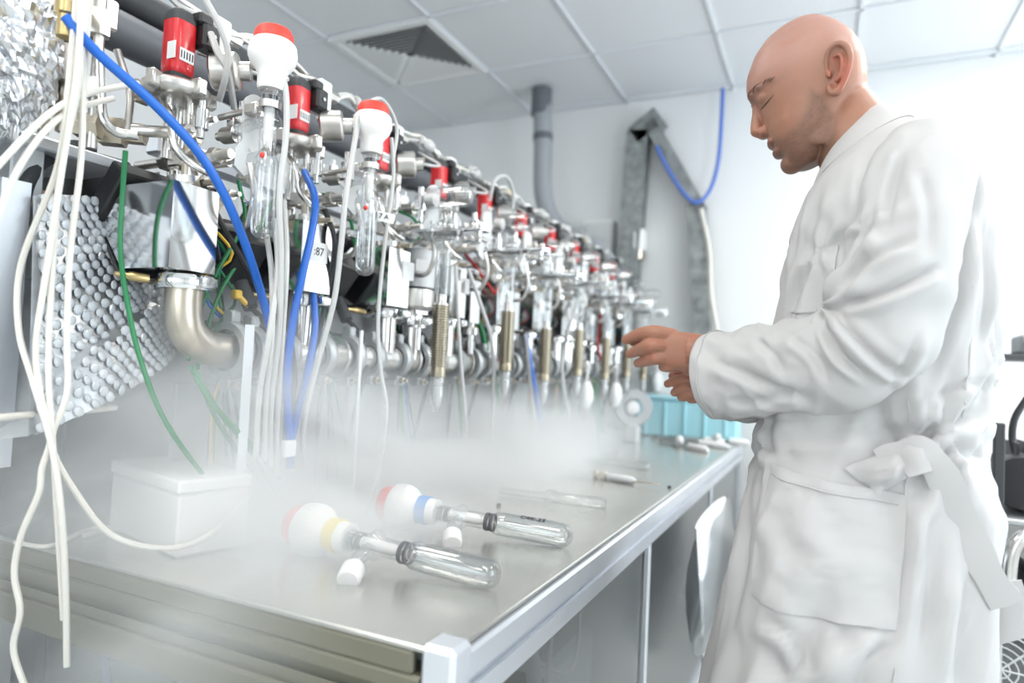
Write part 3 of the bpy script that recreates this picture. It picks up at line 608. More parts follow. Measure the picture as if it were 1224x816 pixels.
# ---- sensor boxes, leads and wire bundles hanging between the gate valves
rnd = random.Random(11)
for i in range(NS - 1):
    y = ys_(i) + .165; x = -1.07; t = thing('sensor_box', f'{ORD[i]} black sensor box tilted between gate valves, counted from the foil end', 'sensor', (x, y, 1.34), 'black sensor boxes behind the glassware')
    R = Matrix.Rotation(math.radians(35 + rnd.uniform(-8, 8)), 3, 'Y') @ Matrix.Rotation(math.radians(rnd.uniform(-20, 20)), 3, 'Z')
    obj('housing', MB().box((x, y, 1.41), (.085, .07, .10), .004, R), 'black', t); obj('plug', MB().cyl((x + .02, y, 1.35), (x + .05, y, 1.30), .014, n=12), 'dark', t)
    obj('bracket', MB().box((x - .06, y, 1.40), (.10, .03, .008), .001), 'alud', t)
    obj('lead', MB().tube([(x + .045, y, 1.305), (x + .08, y + .01, 1.27), (x + .09, y + .03, 1.20), (x + .06, y + .04, 1.10), (x + .03, y + .03, .95)], .0055, n=7), 'black', t)
    b_ = thing('wire_bundle', f'{ORD[i]} bundle of thin coloured wires behind the manifold, counted from the foil end', 'wires', (x, y - .05, .9), 'wire bundles behind the manifold')
    for k in range(6):
        o_ = rnd.uniform(-.03, .03); q_ = rnd.uniform(-.02, .02)
        obj('wire', MB().tube([(x - .02 + q_, y - .09 + o_, 1.47 + q_), (x + .03 + q_, y - .07 - o_, 1.40), (x + .02 - q_, y - .05 + o_ * 1.5, 1.32 + q_), (x + .055 + q_, y - .06 - o_, 1.24), (x + .05, y - .05 + o_, 1.12), (x + .06 + q_, y - .03 + o_ * 2, .90)], .0032, n=6, sub=5), ['green', 'green', 'redwire' if i > 2 else 'green', 'black', 'tubeg' if i % 2 else 'blue', 'gold' if k == 5 and i % 3 == 0 else 'black'][k], b_)
for i in range(2, NS):
    y = ys_(i) + .03; t = thing('bright_plate', f'{ORD[i]} upright bright steel plate behind the bellows row, counted from the foil end', 'plate', (-.955, y + .06, 1.22), 'bright plates')
    obj('plate', MB().box((-.965, y + .075, 1.40), (.004, .06, .13), .001), 'chrome', t); obj('stem', MB().cyl((-.975, y + .075, 1.24), (-.975, y + .075, 1.36), .011, n=10), 'steel', t); obj('joint', MB().lathe([(0, 0), (.024, 0), (.024, .02), (0, .02)], (-.975, y + .075, 1.30), n=14), 'steel', t)
# ---- steel column and tee fittings before the first red valve
t = thing('fitting_column', 'steel tee column with cream cap and bent capillary beside the white tubes', 'fitting', W(95, 200, X=-1.1))
a = W(80, 78, X=-1.1); b = W(110, 14, X=-1.08); c = W(95, 190, X=-1.1)
obj('cream_cap', MB().lathe([(0, -.03), (.024, -.03), (.026, -.026), (.026, .022), (.022, .028), (0, .028)], a, n=20), mat('cream_metal', (.60, .56, .50), .45, .3), t)
obj('column', MB().cyl(V((a.x, a.y, 1.546)), a - V((0, 0, .03)), .010, n=12).cyl(V((a.x, a.y, 1.57)), V((a.x, a.y, 1.60)), .022, n=6), 'warm', t)
obj('top_block', MB().box(b, (.05, .06, .05), .004), 'brush', t)
p = W(118, 50, X=-1.05); obj('pillar', MB().cyl(V((p.x, p.y, 1.52)), V((p.x, p.y, b.z + .02)), .008, n=10).cyl(V((p.x, p.y, 1.70)), V((p.x, p.y, 1.74)), .016, n=6).cyl(V((p.x, p.y, 1.60)), V((p.x, p.y, 1.63)), .016, n=6), 'brush', t)
obj('bent_capillary', MB().tube([W(118, 60, X=-1.04), W(120, 110, X=-1.04), W(124, 142, X=-1.03), W(140, 158, X=-1.02), W(165, 162, X=-1.0)], .0075, n=10), 'steel', t)
obj('bent_capillary', MB().tube([W(140, 60, X=-1.10), W(155, 110, X=-1.08), W(153, 145, X=-1.05), W(150, 158, X=-1.04)], .006, n=10), 'brush', t)
for q, r_ in (((105, 150), .020), ((135, 158), .024), ((160, 160), .018)):
    q = W(*q, X=-1.06); d = V((.8, .6, 0)).normalized(); obj('hex_nut', MB().lathe([(0, -.018), (r_, -.018), (r_, .018), (0, .018)], q, d, 6), 'warm', t)
obj('cross_tube', MB().cyl(W(92, 152, X=-1.07), W(200, 158, X=-1.03), .010, n=12), 'brush', t)
p = W(80, 20, X=-.98); obj('hose_barb', MB().lathe([(0, -.03), (.012, -.03), (.012, 0), (.016, .002), (.016, .018), (0, .018)], p, (0, 0, 1), 12), 'brass', t)
obj('barb_arm', MB().cyl(p + V((0, 0, .01)), b, .007, n=8), 'warm', t)
# ------------------------------------------------------------------ hoses, tubes and wires
cable('blue_hose', 'blue hose sweeping down across the first gate valve', 'blue', [(78, 20, -.97), (115, 62, -.95), (190, 130, -.92), (247, 196, -.90), (288, 278, -.9), (318, 372, -.93), (327, 430, -.96), (330, 500, -1.0)], .0075, 'hose', n=12)
cable('blue_hose', 'blue hose curving beside the block numbered 87', 'blue', [(364, 205, -.98), (376, 235, -.93), (374, 270, -.91), (362, 325, -.9), (350, 385, -.9), (343, 450, -.9), (346, 535, -.9)], .0075, 'hose', n=12)
cable('blue_hose', 'shorter blue hose joining the white tagged blue hose from below the block', 'blue', [(374, 345, -.96), (376, 395, -.93), (364, 460, -.91), (349, 520, -.905), (346, 560, -.9)], .0075, 'hose', n=12)
tagp = W(345, 536, X=-.89); tag(obj('white_cable_tag', MB().box(tagp, (.012, .030, .030), .002), 'paper'), 'white paper tag clipped to the joined blue hoses', 'tag')
for k, (lab, pts) in enumerate((('black cable behind the sweeping blue hose', [(240, 215, -.96), (262, 262, -.95), (300, 330, -.95), (335, 395, -.97), (342, 470, -.95), (340, 540, -.95)]),
    ('black cable hanging beside the blue hoses', [(352, 300, -1.04), (345, 380, -.97), (352, 450, -.92), (343, 520, -.92)]),
    ('black looped cable beside the second gate valve', [(388, 250, -.95), (400, 290, -.93), (392, 345, -.95), (375, 420, -.95), (350, 500, -.92)]))):
    cable('black_cable', lab, 'black', pts, .0055)
for k, (lab, pts, r) in enumerate((('single green wire hanging in front of the bubble wrap', [(150, 180, -1.0), (146, 240, -1.02), (144, 300, -1.02), (152, 360, -1.0), (168, 430, -.98), (200, 508, -.96), (260, 590, -.95)], .004),
    ('green wire crossing behind the sweeping blue hose', [(285, 215, -1.03), (292, 265, -1.03), (262, 320, -1.03), (236, 380, -1.03), (225, 430, -1.0)], .004),
    ('second green wire beside the first elbow', [(330, 235, -1.05), (300, 290, -1.05), (268, 340, -1.04), (250, 385, -1.03), (236, 440, -1.0)], .004),
    ('upper green strand running from the elbow into the fog', [(228, 438, -1.0), (252, 480, -.96), (295, 525, -.93), (335, 572, -.9)], .0042),
    ('middle green strand running from the elbow into the fog', [(232, 442, -.99), (262, 492, -.96), (300, 540, -.94), (330, 590, -.92)], .0042),
    ('lower green strand running from the elbow into the fog', [(236, 446, -1.0), (258, 500, -.98), (285, 540, -.96), (330, 600, -.94)], .0042),
    ('green loop behind the second glass valve', [(372, 232, -1.03), (400, 236, -1.0), (418, 260, -1.0), (425, 300, -1.02)], .004),
    ('green loop behind the gauge', [(470, 250, -1.02), (495, 262, -1.0), (500, 285, -1.02), (470, 300, -1.05)], .004),
    ('thick green lead beside the second trap', [(562, 368, -1.03), (575, 392, -1.0), (582, 425, -1.0), (596, 470, -1.0), (600, 520, -.98)], .009),
    ('green lead hanging beyond the fourth trap', [(706, 430, -1.0), (712, 470, -.98), (716, 520, -.97), (722, 545, -.97)], .013),
    ('green lead hanging beyond the fifth trap', [(776, 440, -.95), (786, 455, -.94), (782, 490, -.94), (775, 520, -.93)], .018))):
    cable('green_wire', lab, 'green', pts, r)
WT = [('pale tube bending outward in front of the bubble wrap', [(92, -12, None, .93), (84, 80, None, .93), (76, 160, None, .93), (64, 215, None, .94), (25, 316, None, .95), (22, 392, None, .95), (38, 452, None, .94), (60, 526, None, .93), (72, 600, None, .93), (78, 690, None, .94), (80, 796, None, .95)]),
    ('pale tube that loops low at the frame edge past the bench end', [(98, -12, None, .92), (92, 90, None, .925), (76, 190, None, .93), (56, 320, None, .94), (43, 410, None, .945), (48, 470, None, .94), (60, 522, None, .935), (50, 560, None, .93), (46, 590, None, .93), (25, 640, None, .93), (17, 685, None, .93), (24, 730, None, .93), (16, 775, None, .93), (30, 822, None, .93)]),
    ('straightest pale tube in the bundle crossing before the foam box', [(104, -12, None, .94), (94, 100, None, .94), (72, 205, None, .945), (62, 330, None, .95), (58, 440, None, .95), (63, 530, None, .94), (70, 640, None, .945), (76, 740, None, .95)]),
    ('pale tube that turns toward the fog below the crossing', [(108, -12, None, .95), (100, 90, None, .95), (97, 190, None, .955), (84, 300, None, .96), (80, 400, None, .96), (80, 470, None, .955), (62, 530, None, .95), (92, 590, None, .97), (135, 640, None, 1.0), (200, 655, None, 1.03), (252, 638, None, 1.08), (297, 592, None, 1.13)]),
    ('pale lead drooping outward over the shelf plate, upper of two', [(165, 100, -1.0), (120, 108, -.98), (80, 122, -.97), (45, 148, -.97), (-12, 208, -.97)]),
    ('pale lead drooping outward over the shelf plate, lower of two', [(135, 118, -1.02), (90, 130, -.98), (55, 155, -.97), (20, 205, -.97), (-10, 275, -.97)])]
for lab, pts in WT: cable('white_tube', lab, 'tubew', pts, .0044, 'tube')
GT = [('outermost grey tube of the bundle beside the first glass valve', [(328, 262, -.90), (332, 320, -.86), (322, 400, -.84), (310, 470, -.86), (306, 545, -.88)], .0052),
    ('grey tube hugging the first hanging glass tube', [(318, 275, -.92), (325, 330, -.87), (325, 400, -.84), (318, 470, -.86), (315, 550, -.88)], .0052),
    ('grey tube between the hanging glass and the blue hose', [(330, 78, -.86), (341, 105, -.83), (342, 160, -.82), (334, 235, -.82), (336, 310, -.83), (333, 400, -.85), (324, 480, -.87), (322, 560, -.9)], .0052),
    ('grey tube dropping past the block numbered 87', [(340, 240, -.93), (343, 310, -.86), (338, 400, -.85), (332, 490, -.88), (330, 570, -.9)], .0045),
    ('long grey tube hanging before the second glass valve', [(428, 145, -.86), (414, 230, -.83), (408, 290, -.83), (400, 355, -.84), (386, 410, -.86), (370, 470, -.88), (362, 520, -.9), (364, 560, -.92)], .0055),
    ('thin white tube hanging past the gauge into the fog', [(468, 165, -.85), (470, 215, -.84), (460, 290, -.84), (452, 380, -.84), (455, 440, -.83), (462, 490, -.82), (455, 550, -.82), (440, 612, -.82), (418, 648, -.84)], .0042),
    ('pale tube rising to the second white knob', [(420, 215, -.85), (424, 165, -.85), (430, 135, -.86), (455, 118, -.88), (474, 150, -.88), (470, 190, -.88)], .0042),
    ('grey tube hanging between the gauge and the first trap', [(545, 318, -.93), (548, 390, -.88), (552, 450, -.86), (558, 520, -.86)], .0055),
    ('grey tube sloping between the first two traps', [(560, 322, -.93), (575, 365, -.9), (588, 410, -.88), (590, 470, -.88), (586, 530, -.88)], .0060),
    ('grey tube beyond the second trap', [(628, 400, -.93), (634, 460, -.9), (640, 520, -.88)], .007),
    ('grey tube beyond the third trap', [(690, 360, -.93), (672, 430, -.9), (680, 500, -.88)], .007),
    ('grey cable looping over the fifth red valve', [(585, 240, -1.02), (592, 215, -1.0), (606, 212, -1.0), (614, 235, -1.0), (608, 270, -1.02)], .006),
    ('grey cable from the first black connector down to the chain clamp', [(246, 0, -.97), (262, 30, -.96), (272, 60, -.96), (270, 90, -.97), (262, 120, -1.0)], .006),
    ('second grey cable beside the first valve actuator', [(252, 40, -1.0), (260, 62, -.98), (272, 85, -.97), (280, 130, -1.0)], .006)]
for lab, pts, r in GT: cable('grey_tube', lab, 'tubeg', pts, r, 'tube')
cable('red_wire', 'red wire sloping behind the second trap', 'redwire', [(552, 298, -1.0), (575, 328, -.97), (598, 362, -.95), (606, 385, -.95), (602, 440, -.97)], .005)
cable('red_wire', 'red wire hanging beyond the fourth trap', 'redwire', [(706, 370, -1.0), (716, 420, -.98), (722, 460, -.97)], .006)
cable('bench_coil', 'loose pale tube coiled on the bench in the fog', 'tubew', [W(100, 640, Z=.886), W(150, 628, Z=.886), W(205, 655, Z=.886), W(252, 648, Z=.886), W(292, 610, Z=.886), W(296, 575, Z=.89), W(268, 572, Z=.895), W(282, 610, Z=.886), W(330, 645, Z=.886), W(380, 632, Z=.886), W(340, 575, Z=.886)], .004, 'tube')
cable('bench_coil', 'thin pale tube trailing from the coil along the bench edge', 'tubew', [W(18, 648, Z=.886), W(60, 652, Z=.886), W(110, 632, Z=.886), W(170, 634, Z=.886), W(240, 622, Z=.886), W(290, 605, Z=.886)], .0036, 'tube')
p = W(283, 352, X=-1.03); tag(obj('yellow_connector', MB().box(p, (.016, .018, .018), .003).cyl(p, p + V((.01, .02, -.02)), .006, n=8), 'gold'), 'small yellow connector beside the first elbow', 'connector')
p = W(360, 408, X=-1.0); tag(obj('yellow_connector', MB().box(p, (.014, .016, .018), .003).cyl(p, p + V((.0, .01, -.025)), .005, n=8), 'gold'), 'small yellow connector beside the joined blue hoses', 'connector')
a, b = W(299, 388, X=-.93), W(293, 535, X=-.93); tag(obj('support_strip', MB().prism([(-.008, -.002), (.008, -.002), (.008, .002), (-.008, .002)], V((a.x, a.y, BZ)), (.7, .7, 0), (-.7, .7, 0), (0, 0, 1), a.z - BZ), 'alu'), 'bright flat aluminium strip standing on the bench by the first clamp', 'strip')
a = W(432, 395, X=-.93); tag(obj('support_strip', MB().cyl((a.x, a.y, BZ), a, .005, n=10), 'alu'), 'thin bright rod standing on the bench below the second glass valve', 'rod')
# ------------------------------------------------------------------ glassware lying on the bench
def lying(src, a, b, roll, lab, sleeve, mark):
    """lay a copy down, knob rolling on the bench at a, tube end at b"""
    a, b = V(a), V(b); z = (a - b).normalized(); x = V((0, 0, 1)).cross(z).normalized(); y = z.cross(x)
    Rm = Matrix((x, y, z)).transposed().to_4x4() @ Matrix.Rotation(roll, 4, 'Z')
    o = dup(src, a - z * .125, Rm.to_euler(), lab); o.scale = (1.12,) * 3
    for c in list(o.children):
        if c.name.startswith('dot'): bpy.data.objects.remove(c)
    def add(nm, mb, m, par=o):
        ORIG['#'] = V((0, 0, 0)); me = obj(nm, mb, m, type('P', (), {'name': '#'})) if False else None
        ORIG[o.name] = V((0, 0, 0)); return obj(nm, mb, m, o)
    add('sleeve', MB().lathe([(.0222, .061), (.0248, .061), (.0248, .080), (.0222, .080)], (0, 0, 0), n=26), sleeve)
    add('neck_ring', MB().lathe([(.012, .046), (.0225, .045), (.0225, .052), (.012, .052)], (0, 0, 0), n=26), 'ptfe')
    add('arm_plug', MB().lathe([(0, 0), (.0105, 0), (.0160, .010), (.0160, .034), (.0135, .038), (0, .039)], (-.052, 0, -.006), (-.9, 0, -.4), 16), 'ptfe')
    add('seal', MB().lathe([(.0146, -.046), (.0155, -.047), (.0155, -.052), (.0146, -.053)], (0, 0, 0), n=20).lathe([(.0146, -.056), (.0155, -.057), (.0155, -.061), (.0146, -.062)], (0, 0, 0), n=20), 'dark')
    if mark: text('glass_mark', mark, .014, basis((.0, -.0202, -.13), (0, 0, -1), (1, 0, 0)), 'ink', o)
    return o
l1 = lying(gv, W(376, 633, Z=BZ + .040), W(604, 691, Z=BZ + .022), PI - .28, 'glass valve lying on the bench with yellow sleeve on its knob neck', 'yellow', '')
l2 = lying(gv, W(482, 605, Z=BZ + .040), W(676, 640, Z=BZ + .022), PI - .28, 'glass valve lying on the bench with blue sleeve on its knob neck', 'bluesl', 'C4K-25')
p = W(236, 592, Z=BZ + .045); t = thing('round_bottle', 'round white plastic bulb resting deep in the fog by the foam box', 'bottle', (p.x, p.y, BZ))
obj('bulb', MB().ell((p.x, p.y, BZ + .044), (.046, .046, .043), 20), 'ptfe', t); obj('neck', MB().cyl((p.x + .02, p.y + .02, BZ + .06), (p.x + .055, p.y + .05, BZ + .075), .016), 'ptfe', t)
def glass_rod(name, lab, a, b, segs, cat='glassware', group=None):
    a, b = V(a), V(b); t = thing(name, lab, cat, (a + b) / 2 - V((0, 0, .01)), group); L = (b - a).length
    for nm, m, pf in segs: obj(nm, MB().lathe([(r, h * L) for r, h in pf], a, b - a, 16), m, t)
    return t
def B(px, py, z=.012):
    p = W(px, py, Z=BZ + z)
    if p.y > 3.4: p = W(px, py, Y=3.3 + .2 * min(1, p.y - 3.4)); p.z = BZ + z
    return p
glass_rod('glass_probe', 'long glass probe with steel union lying across the bench', B(642, 556), B(788, 579), [('rod', 'glass', [(0, 0), (.009, .01), (.009, .5), (.004, .52)]), ('union', 'warm', [(0, .50), (.012, .50), (.012, .53), (.008, .535), (.008, .55), (.014, .555), (.014, .60), (.009, .605), (0, .61)]), ('sheath', 'lgrey', [(0, .61), (.011, .612), (.012, .70), (.011, .80), (.004, .83), (0, .83)]), ('needle', 'warm', [(0, .8), (.0025, .82), (.002, 1), (0, 1)])])
glass_rod('glass_tube', 'clear tube with coiled spring lying just behind the blue sleeved valve', B(596, 586), B(724, 602), [('tube', 'glass', [(0, 0), (.008, .02), (.010, .5), (.014, .54), (.0145, .95), (.010, 1), (0, 1)]), ('joint', 'glass', [(.016, .46), (.019, .48), (.019, .53), (.016, .55)])])
glass_rod('glass_tube', 'faint clear tube lying beyond the steel union probe', B(655, 542), B(778, 558), [('tube', 'glass', [(0, 0), (.010, .02), (.011, .5), (.011, .97), (0, 1)]), ('cap', 'glass', [(.013, .9), (.014, .92), (.014, .99), (0, 1)])])
glass_rod('glass_tube', 'clear bent piece lying in the fog below the first trap', B(530, 560), B(610, 545), [('tube', 'glass', [(0, 0), (.012, .02), (.012, .6), (.007, .7), (.007, 1)]), ('joint', 'glass', [(.013, .6), (.016, .65), (.013, .7)])])
cable('glass_hook', 'thin curved glass tube arching off the bench in the fog', 'glass', [W(520, 552, Z=.892), W(555, 528, Z=.93), W(582, 545, Z=.93), W(584, 575, Z=.892)], .005, 'glassware')
for k, (a, b, lab) in enumerate((((775, 517), (872, 534), 'steel stem glass tube in the far group on the bench'), ((800, 512), (866, 518), 'shorter tube behind the far group on the bench'), ((786, 526), (846, 538), 'near tube of the far group on the bench'), ((830, 508), (896, 517), 'far clear tube under the cuff on the bench'))):
    glass_rod('glass_tube', lab, B(*a), B(*b), [('tube', 'glass', [(0, 0), (.014, .02), (.014, .6), (.012, .65)]), ('stem', 'brush', [(0, .05), (.006, .05), (.006, .9), (0, .9)]), ('end', 'white', [(0, .65), (.017, .66), (.017, .95), (.008, 1), (0, 1)])])
for k, (px, py, lab) in enumerate(((842, 500, 'white cap standing on the far bench by the blue crate'), (874, 510, 'white cap standing on the far bench beside the coat'), (858, 521, 'white cap lying on the far bench between glass tubes'), (812, 534, 'small white stopper at the near side of the far glass group'))):
    p = B(px, py, 0); t = thing('stopper', lab, 'stopper', p); obj('body', MB().lathe([(0, 0), (.016, 0), (.02, .03), (.012, .05), (0, .052)], p, n=14), 'white', t); obj('rim', MB().lathe([(.018, .026), (.023, .03), (.018, .036)], p, n=14), 'lgrey', t)
for k, (px, py, lab) in enumerate(((596, 605, 'small dark stopper near the blue sleeved tube'), (513, 655, 'small dark stopper between the two lying valves'), (370, 662, 'small dark stopper under the yellow sleeved knob'), (800, 583, 'small dark bead near the far rail'))):
    p = B(px, py, 0); tag(obj('dark_stopper', MB().lathe([(0, 0), (.005, 0), (.006, .004), (.004, .007), (0, .007)], p, n=10), 'dark'), lab, 'stopper')

cable('blue_wire', 'thick blue lead hanging between the second and third traps', 'blue', [(628, 400, -.98), (634, 440, -.96), (642, 480, -.95), (648, 520, -.95)], .012)
p = W(757, 487, X=-.82); t = thing('round_flange', 'round grey flange with pale hub at the foot of the far traps', 'flange', (p.x, p.y, BZ)); d = (CAM - p).normalized()
obj('ring', MB().lathe([(.045, -.02), (.085, -.02), (.09, -.012), (.09, .012), (.085, .02), (.045, .02), (.045, -.02)], p, d, 26), 'alud', t); obj('hub', MB().lathe([(0, -.01), (.03, -.01), (.03, .024), (0, .03)], p, d, 20), 'white', t); obj('foot', MB().box((p.x, p.y, (BZ + p.z - .08) / 2), (.06, .06, p.z - .08 - BZ), .004), 'lgrey', t)
for k, (px, py, X) in enumerate(((700, 470, -.9), (735, 470, -.88), (785, 455, -.86))):
    p = W(px, py, X=X); t = thing('white_bulb', f'{ORD[k]} white tapered bulb hanging low behind the far traps', 'bulb', p); obj('bulb', MB().lathe([(0, -.07), (.02, -.06), (.035, -.02), (.03, .02), (.016, .05), (0, .05)], p, n=18), 'white', t); obj('stem', MB().tube([p + V((0, 0, .045)), p + V((0, 0, .13)), V((p.x - .03, p.y, 1.205)), V((-.972, p.y, 1.215))], .009), 'steel', t)
# ------------------------------------------------------------------ the person in the lab coat
C0 = W(1045, 420, D=1.13)
NC = V((CAM.x - C0.x, CAM.y - C0.y, 0)).normalized()          # body side axis, towards his left
FWD = V((0, 0, 1)).cross(NC); FWD = FWD if FWD.x < 0 else -FWD  # the way he faces
def Pl(px, py, w=0.0):
    d = W(px, py, D=1) - CAM
    return CAM + d * (((C0 - CAM).dot(NC) + w) / d.dot(NC))
MPP = (Pl(1045, 400) - Pl(1045, 401)).length; m_ = MPP * .95
def eval_mesh(mb, voxel, smooth_n, lam=.5):
    """fuse overlapping closed shapes into one continuous surface"""
    me = bpy.data.meshes.new('tmp'); me.from_pydata(mb.v, [], mb.f); me.validate()
    o = bpy.data.objects.new('tmp', me); C.objects.link(o)
    r = o.modifiers.new('r', 'REMESH'); r.mode = 'VOXEL'; r.voxel_size = voxel; r.adaptivity = 0
    s = o.modifiers.new('s', 'SMOOTH'); s.factor = lam; s.iterations = smooth_n
    out = bpy.data.meshes.new_from_object(o.evaluated_get(bpy.context.evaluated_depsgraph_get()))
    bpy.data.objects.remove(o); bpy.data.meshes.remove(me)
    vs = np.empty(len(out.vertices) * 3, np.float32); out.vertices.foreach_get('co', vs)
    fs = [list(p.vertices) for p in out.polygons]; vs = [V(q) for q in vs.reshape(-1, 3)]; bpy.data.meshes.remove(out)
    return vs, fs
def lerp_table(tab, u):
    if u <= tab[0][0]: return tab[0][1:]
    for a, b in zip(tab, tab[1:]):
        if u <= b[0]:
            t = (u - a[0]) / (b[0] - a[0]); return [p + (q - p) * t for p, q in zip(a[1:], b[1:])]
    return tab[-1][1:]
HC = (965, 100); CS, SN = .9063, .4226
def hp(u, v, w=0.0):
    """head frame (u down the face, v forwards, w to his left), in photo pixels at the head's distance"""
    q = Pl(HC[0] + SN * u - CS * v, HC[1] + CS * u + SN * v); return q + NC * (w * MPP)
def uv_of(px, py): dx, dy = px - HC[0], py - HC[1]; return SN * dx + CS * dy, -CS * dx + SN * dy
def hpx(px, py, w=0.0): u, v = uv_of(px, py); return hp(u, v, w)
HEAD = [(-66.3, 2, -30, 14), (-64, 16, -42, 29), (-58, 32, -53, 39), (-47, 49, -64, 48), (-30, 65.5, -75, 55), (-16, 72, -78, 58), (-6, 72, -78, 58.5), (3, 66, -77, 58.5), (12, 66, -73.5, 58), (25, 68, -68, 56), (38, 69.5, -60, 53.5), (50, 68, -44, 50), (62, 66, -28, 46), (72, 63.5, -12, 41), (82, 62, 2, 33), (88, 56, 14, 24), (91, 48, 24, 14)]
mb = MB(); rows = []
for i in range(60):
    u = -66.3 + (91 + 66.3) * i / 59
    f, b, hw = lerp_table(HEAD, u); vc = (f + b) / 2 - 6 if u < 40 else (f + b) / 2
    row = []
    for k in range(48):
        a = 2 * PI * k / 48; ca, sa = math.cos(a), math.sin(a); ex = .86 if ca > 0 else .95
        row.append(hp(u, vc + ((f - vc) if ca > 0 else (vc - b)) * math.copysign(abs(ca) ** ex, ca), hw * math.copysign(abs(sa) ** .92, sa)))
    rows.append(row)
mb.loft(rows, caps=True)
def rad(k): return k * MPP
def e_px(px, py, w, r):   # r = (along face-forward v, down u, sideways)
    Fv = (hp(0, 1) - hp(0, 0)).normalized(); U = (hp(1, 0) - hp(0, 0)).normalized(); R = Matrix((Fv, U, NC)).transposed()
    mb.ell(hpx(px, py, w), [rad(q) for q in r], 18, R)
# nose, brows, lids, cheeks, lips, chin
mb.tube([hpx(905, 126), hpx(904.5, 137), hpx(904, 147), hpx(904.5, 156), hpx(908, 161)], [rad(q) for q in (6.5, 6, 7.2, 8.2, 6)], 14)
e_px(904.5, 157, 0, (8.4, 7.4, 9)); e_px(912, 161, 0, (8, 5.5, 8))
for s in (-1, 1):
    e_px(913, 159, s * 9.5, (8.5, 6, 6)); e_px(901, 122, s * 15, (5.5, 4.6, 14)); e_px(912, 118, s * 31, (6.0, 4.2, 14))
    e_px(919, 126, s * 25, (10.5, 8.0, 13)); e_px(947, 163, s * 27, (13, 16, 14))
    e_px(984, 168, s * 37, (20, 18, 5.5))
e_px(923, 173, 0, (6.4, 5.4, 20)); e_px(929.5, 184, 0, (6.4, 5.8, 19)); e_px(931, 178.5, 0, (4.5, 5, 22)); e_px(946, 196.5, 0, (13.5, 12.5, 19)); e_px(924, 167.5, 0, (7, 6, 14))
rows = []; mbh = mb; mb = MB()
# ears
for s in (-1, 1):
    out = [(992, 92, 54), (991, 76, 57), (995, 64, 63), (1005, 59.5, 67), (1015, 65, 70), (1018.5, 77, 71), (1016, 91, 69), (1010, 103, 64), (1004, 111, 60), (997, 110, 57), (993.5, 102, 55)]
    out = [(x, y + 21, w) for x, y, w in out]; mb.tube([hpx(x, y, s * w) for x, y, w in out], [rad(q) for q in (2.6, 3.0, 3.2, 3.4, 3.6, 3.6, 3.4, 3.4, 4.6, 4.6, 3)], 10)
    mb.tube([hpx(x, y + 21, s * w) for x, y, w in ((1000, 72, 61), (1007, 71, 65), (1010, 80, 66.5), (1008, 92, 64), (1001, 100, 60))], [rad(q) for q in (2, 2.6, 2.8, 2.8, 2.6)], 8)
    back = [[hpx(1004 + (x - 1004) * f, 107 + (y - 107) * f, s * (w * f + 55 * (1 - f) - d)) for x, y, w in out] for f, d in ((.05, 2), (.5, 1.5), (1, 0))]
    back += [[hpx(1004 + (x - 1004) * f, 107 + (y - 107) * f, s * (w * f + 55 * (1 - f) - d)) for x, y, w in out] for f, d in ((1, 4), (.5, 7), (.05, 8))]
    mb.loft(back, caps=True); mb.ell(hpx(994.5, 111, s * 57), [rad(q) for q in (3, 4, 5)], 10)
ev_, ef_ = eval_mesh(mb, .0018, 4); mb = mbh
# neck
na, nb = Pl(1000, 112), Pl(1036, 196); rows = []
for i in range(10):
    t = i / 9; c = na.lerp(nb, t); r = rad(31 + 12 * min(1, t * 1.6) + 6 * t ** 2); ax = (nb - na).normalized(); e1 = NC; e2 = ax.cross(e1).normalized()
    rows.append([c + e1 * r * (1.02 + .1 * t) * math.cos(a) + e2 * r * (1.0 + .05 * t) * math.sin(a) for a in [2 * PI * k / 32 for k in range(32)]])
mb.loft(rows, caps=True)
e_px(992, 165, 0, (20, 24, 26))
hv, hf = eval_mesh(mb, .0021, 16)
efs = len(hv); hv = hv + ev_; hf = hf + [[i + efs for i in f] for f in ef_]
# hands: palm, separate bent fingers, fused per hand
def hand(palm, fingers, thumb, wrist, slab=None):
    global mb
    mb = MB()
    if slab:
        rows = []
        for px, py, w, hh, th in slab:
            c = Pl(px, py, w); hh *= m_; rows.append([c + V((0, 0, 1)) * hh * math.copysign(abs(math.sin(a)) ** .8, math.sin(a)) + NC * th * math.copysign(abs(math.cos(a)) ** .75, math.cos(a)) for a in [2 * PI * k / 28 for k in range(28)]])
        mb.loft(rows, caps=True)
    for c, r, ax in palm: mb.ell(c, r, 16, ax)
    for pts, rs in fingers + thumb: 
        mb.tube(pts, rs, 12, sub=5)
        for p, r in zip(pts, rs): mb.ell(p, (r * 1.03,) * 3, 10)
    mb.tube(wrist[0], wrist[1], 18)
    return eval_mesh(mb, .0016, 5, .5)
def F_(pts, rs): return ([Pl(*p) for p in pts], [q * m_ for q in rs])
Rh = Matrix((FWD, V((0, 0, 1)), NC)).transposed()
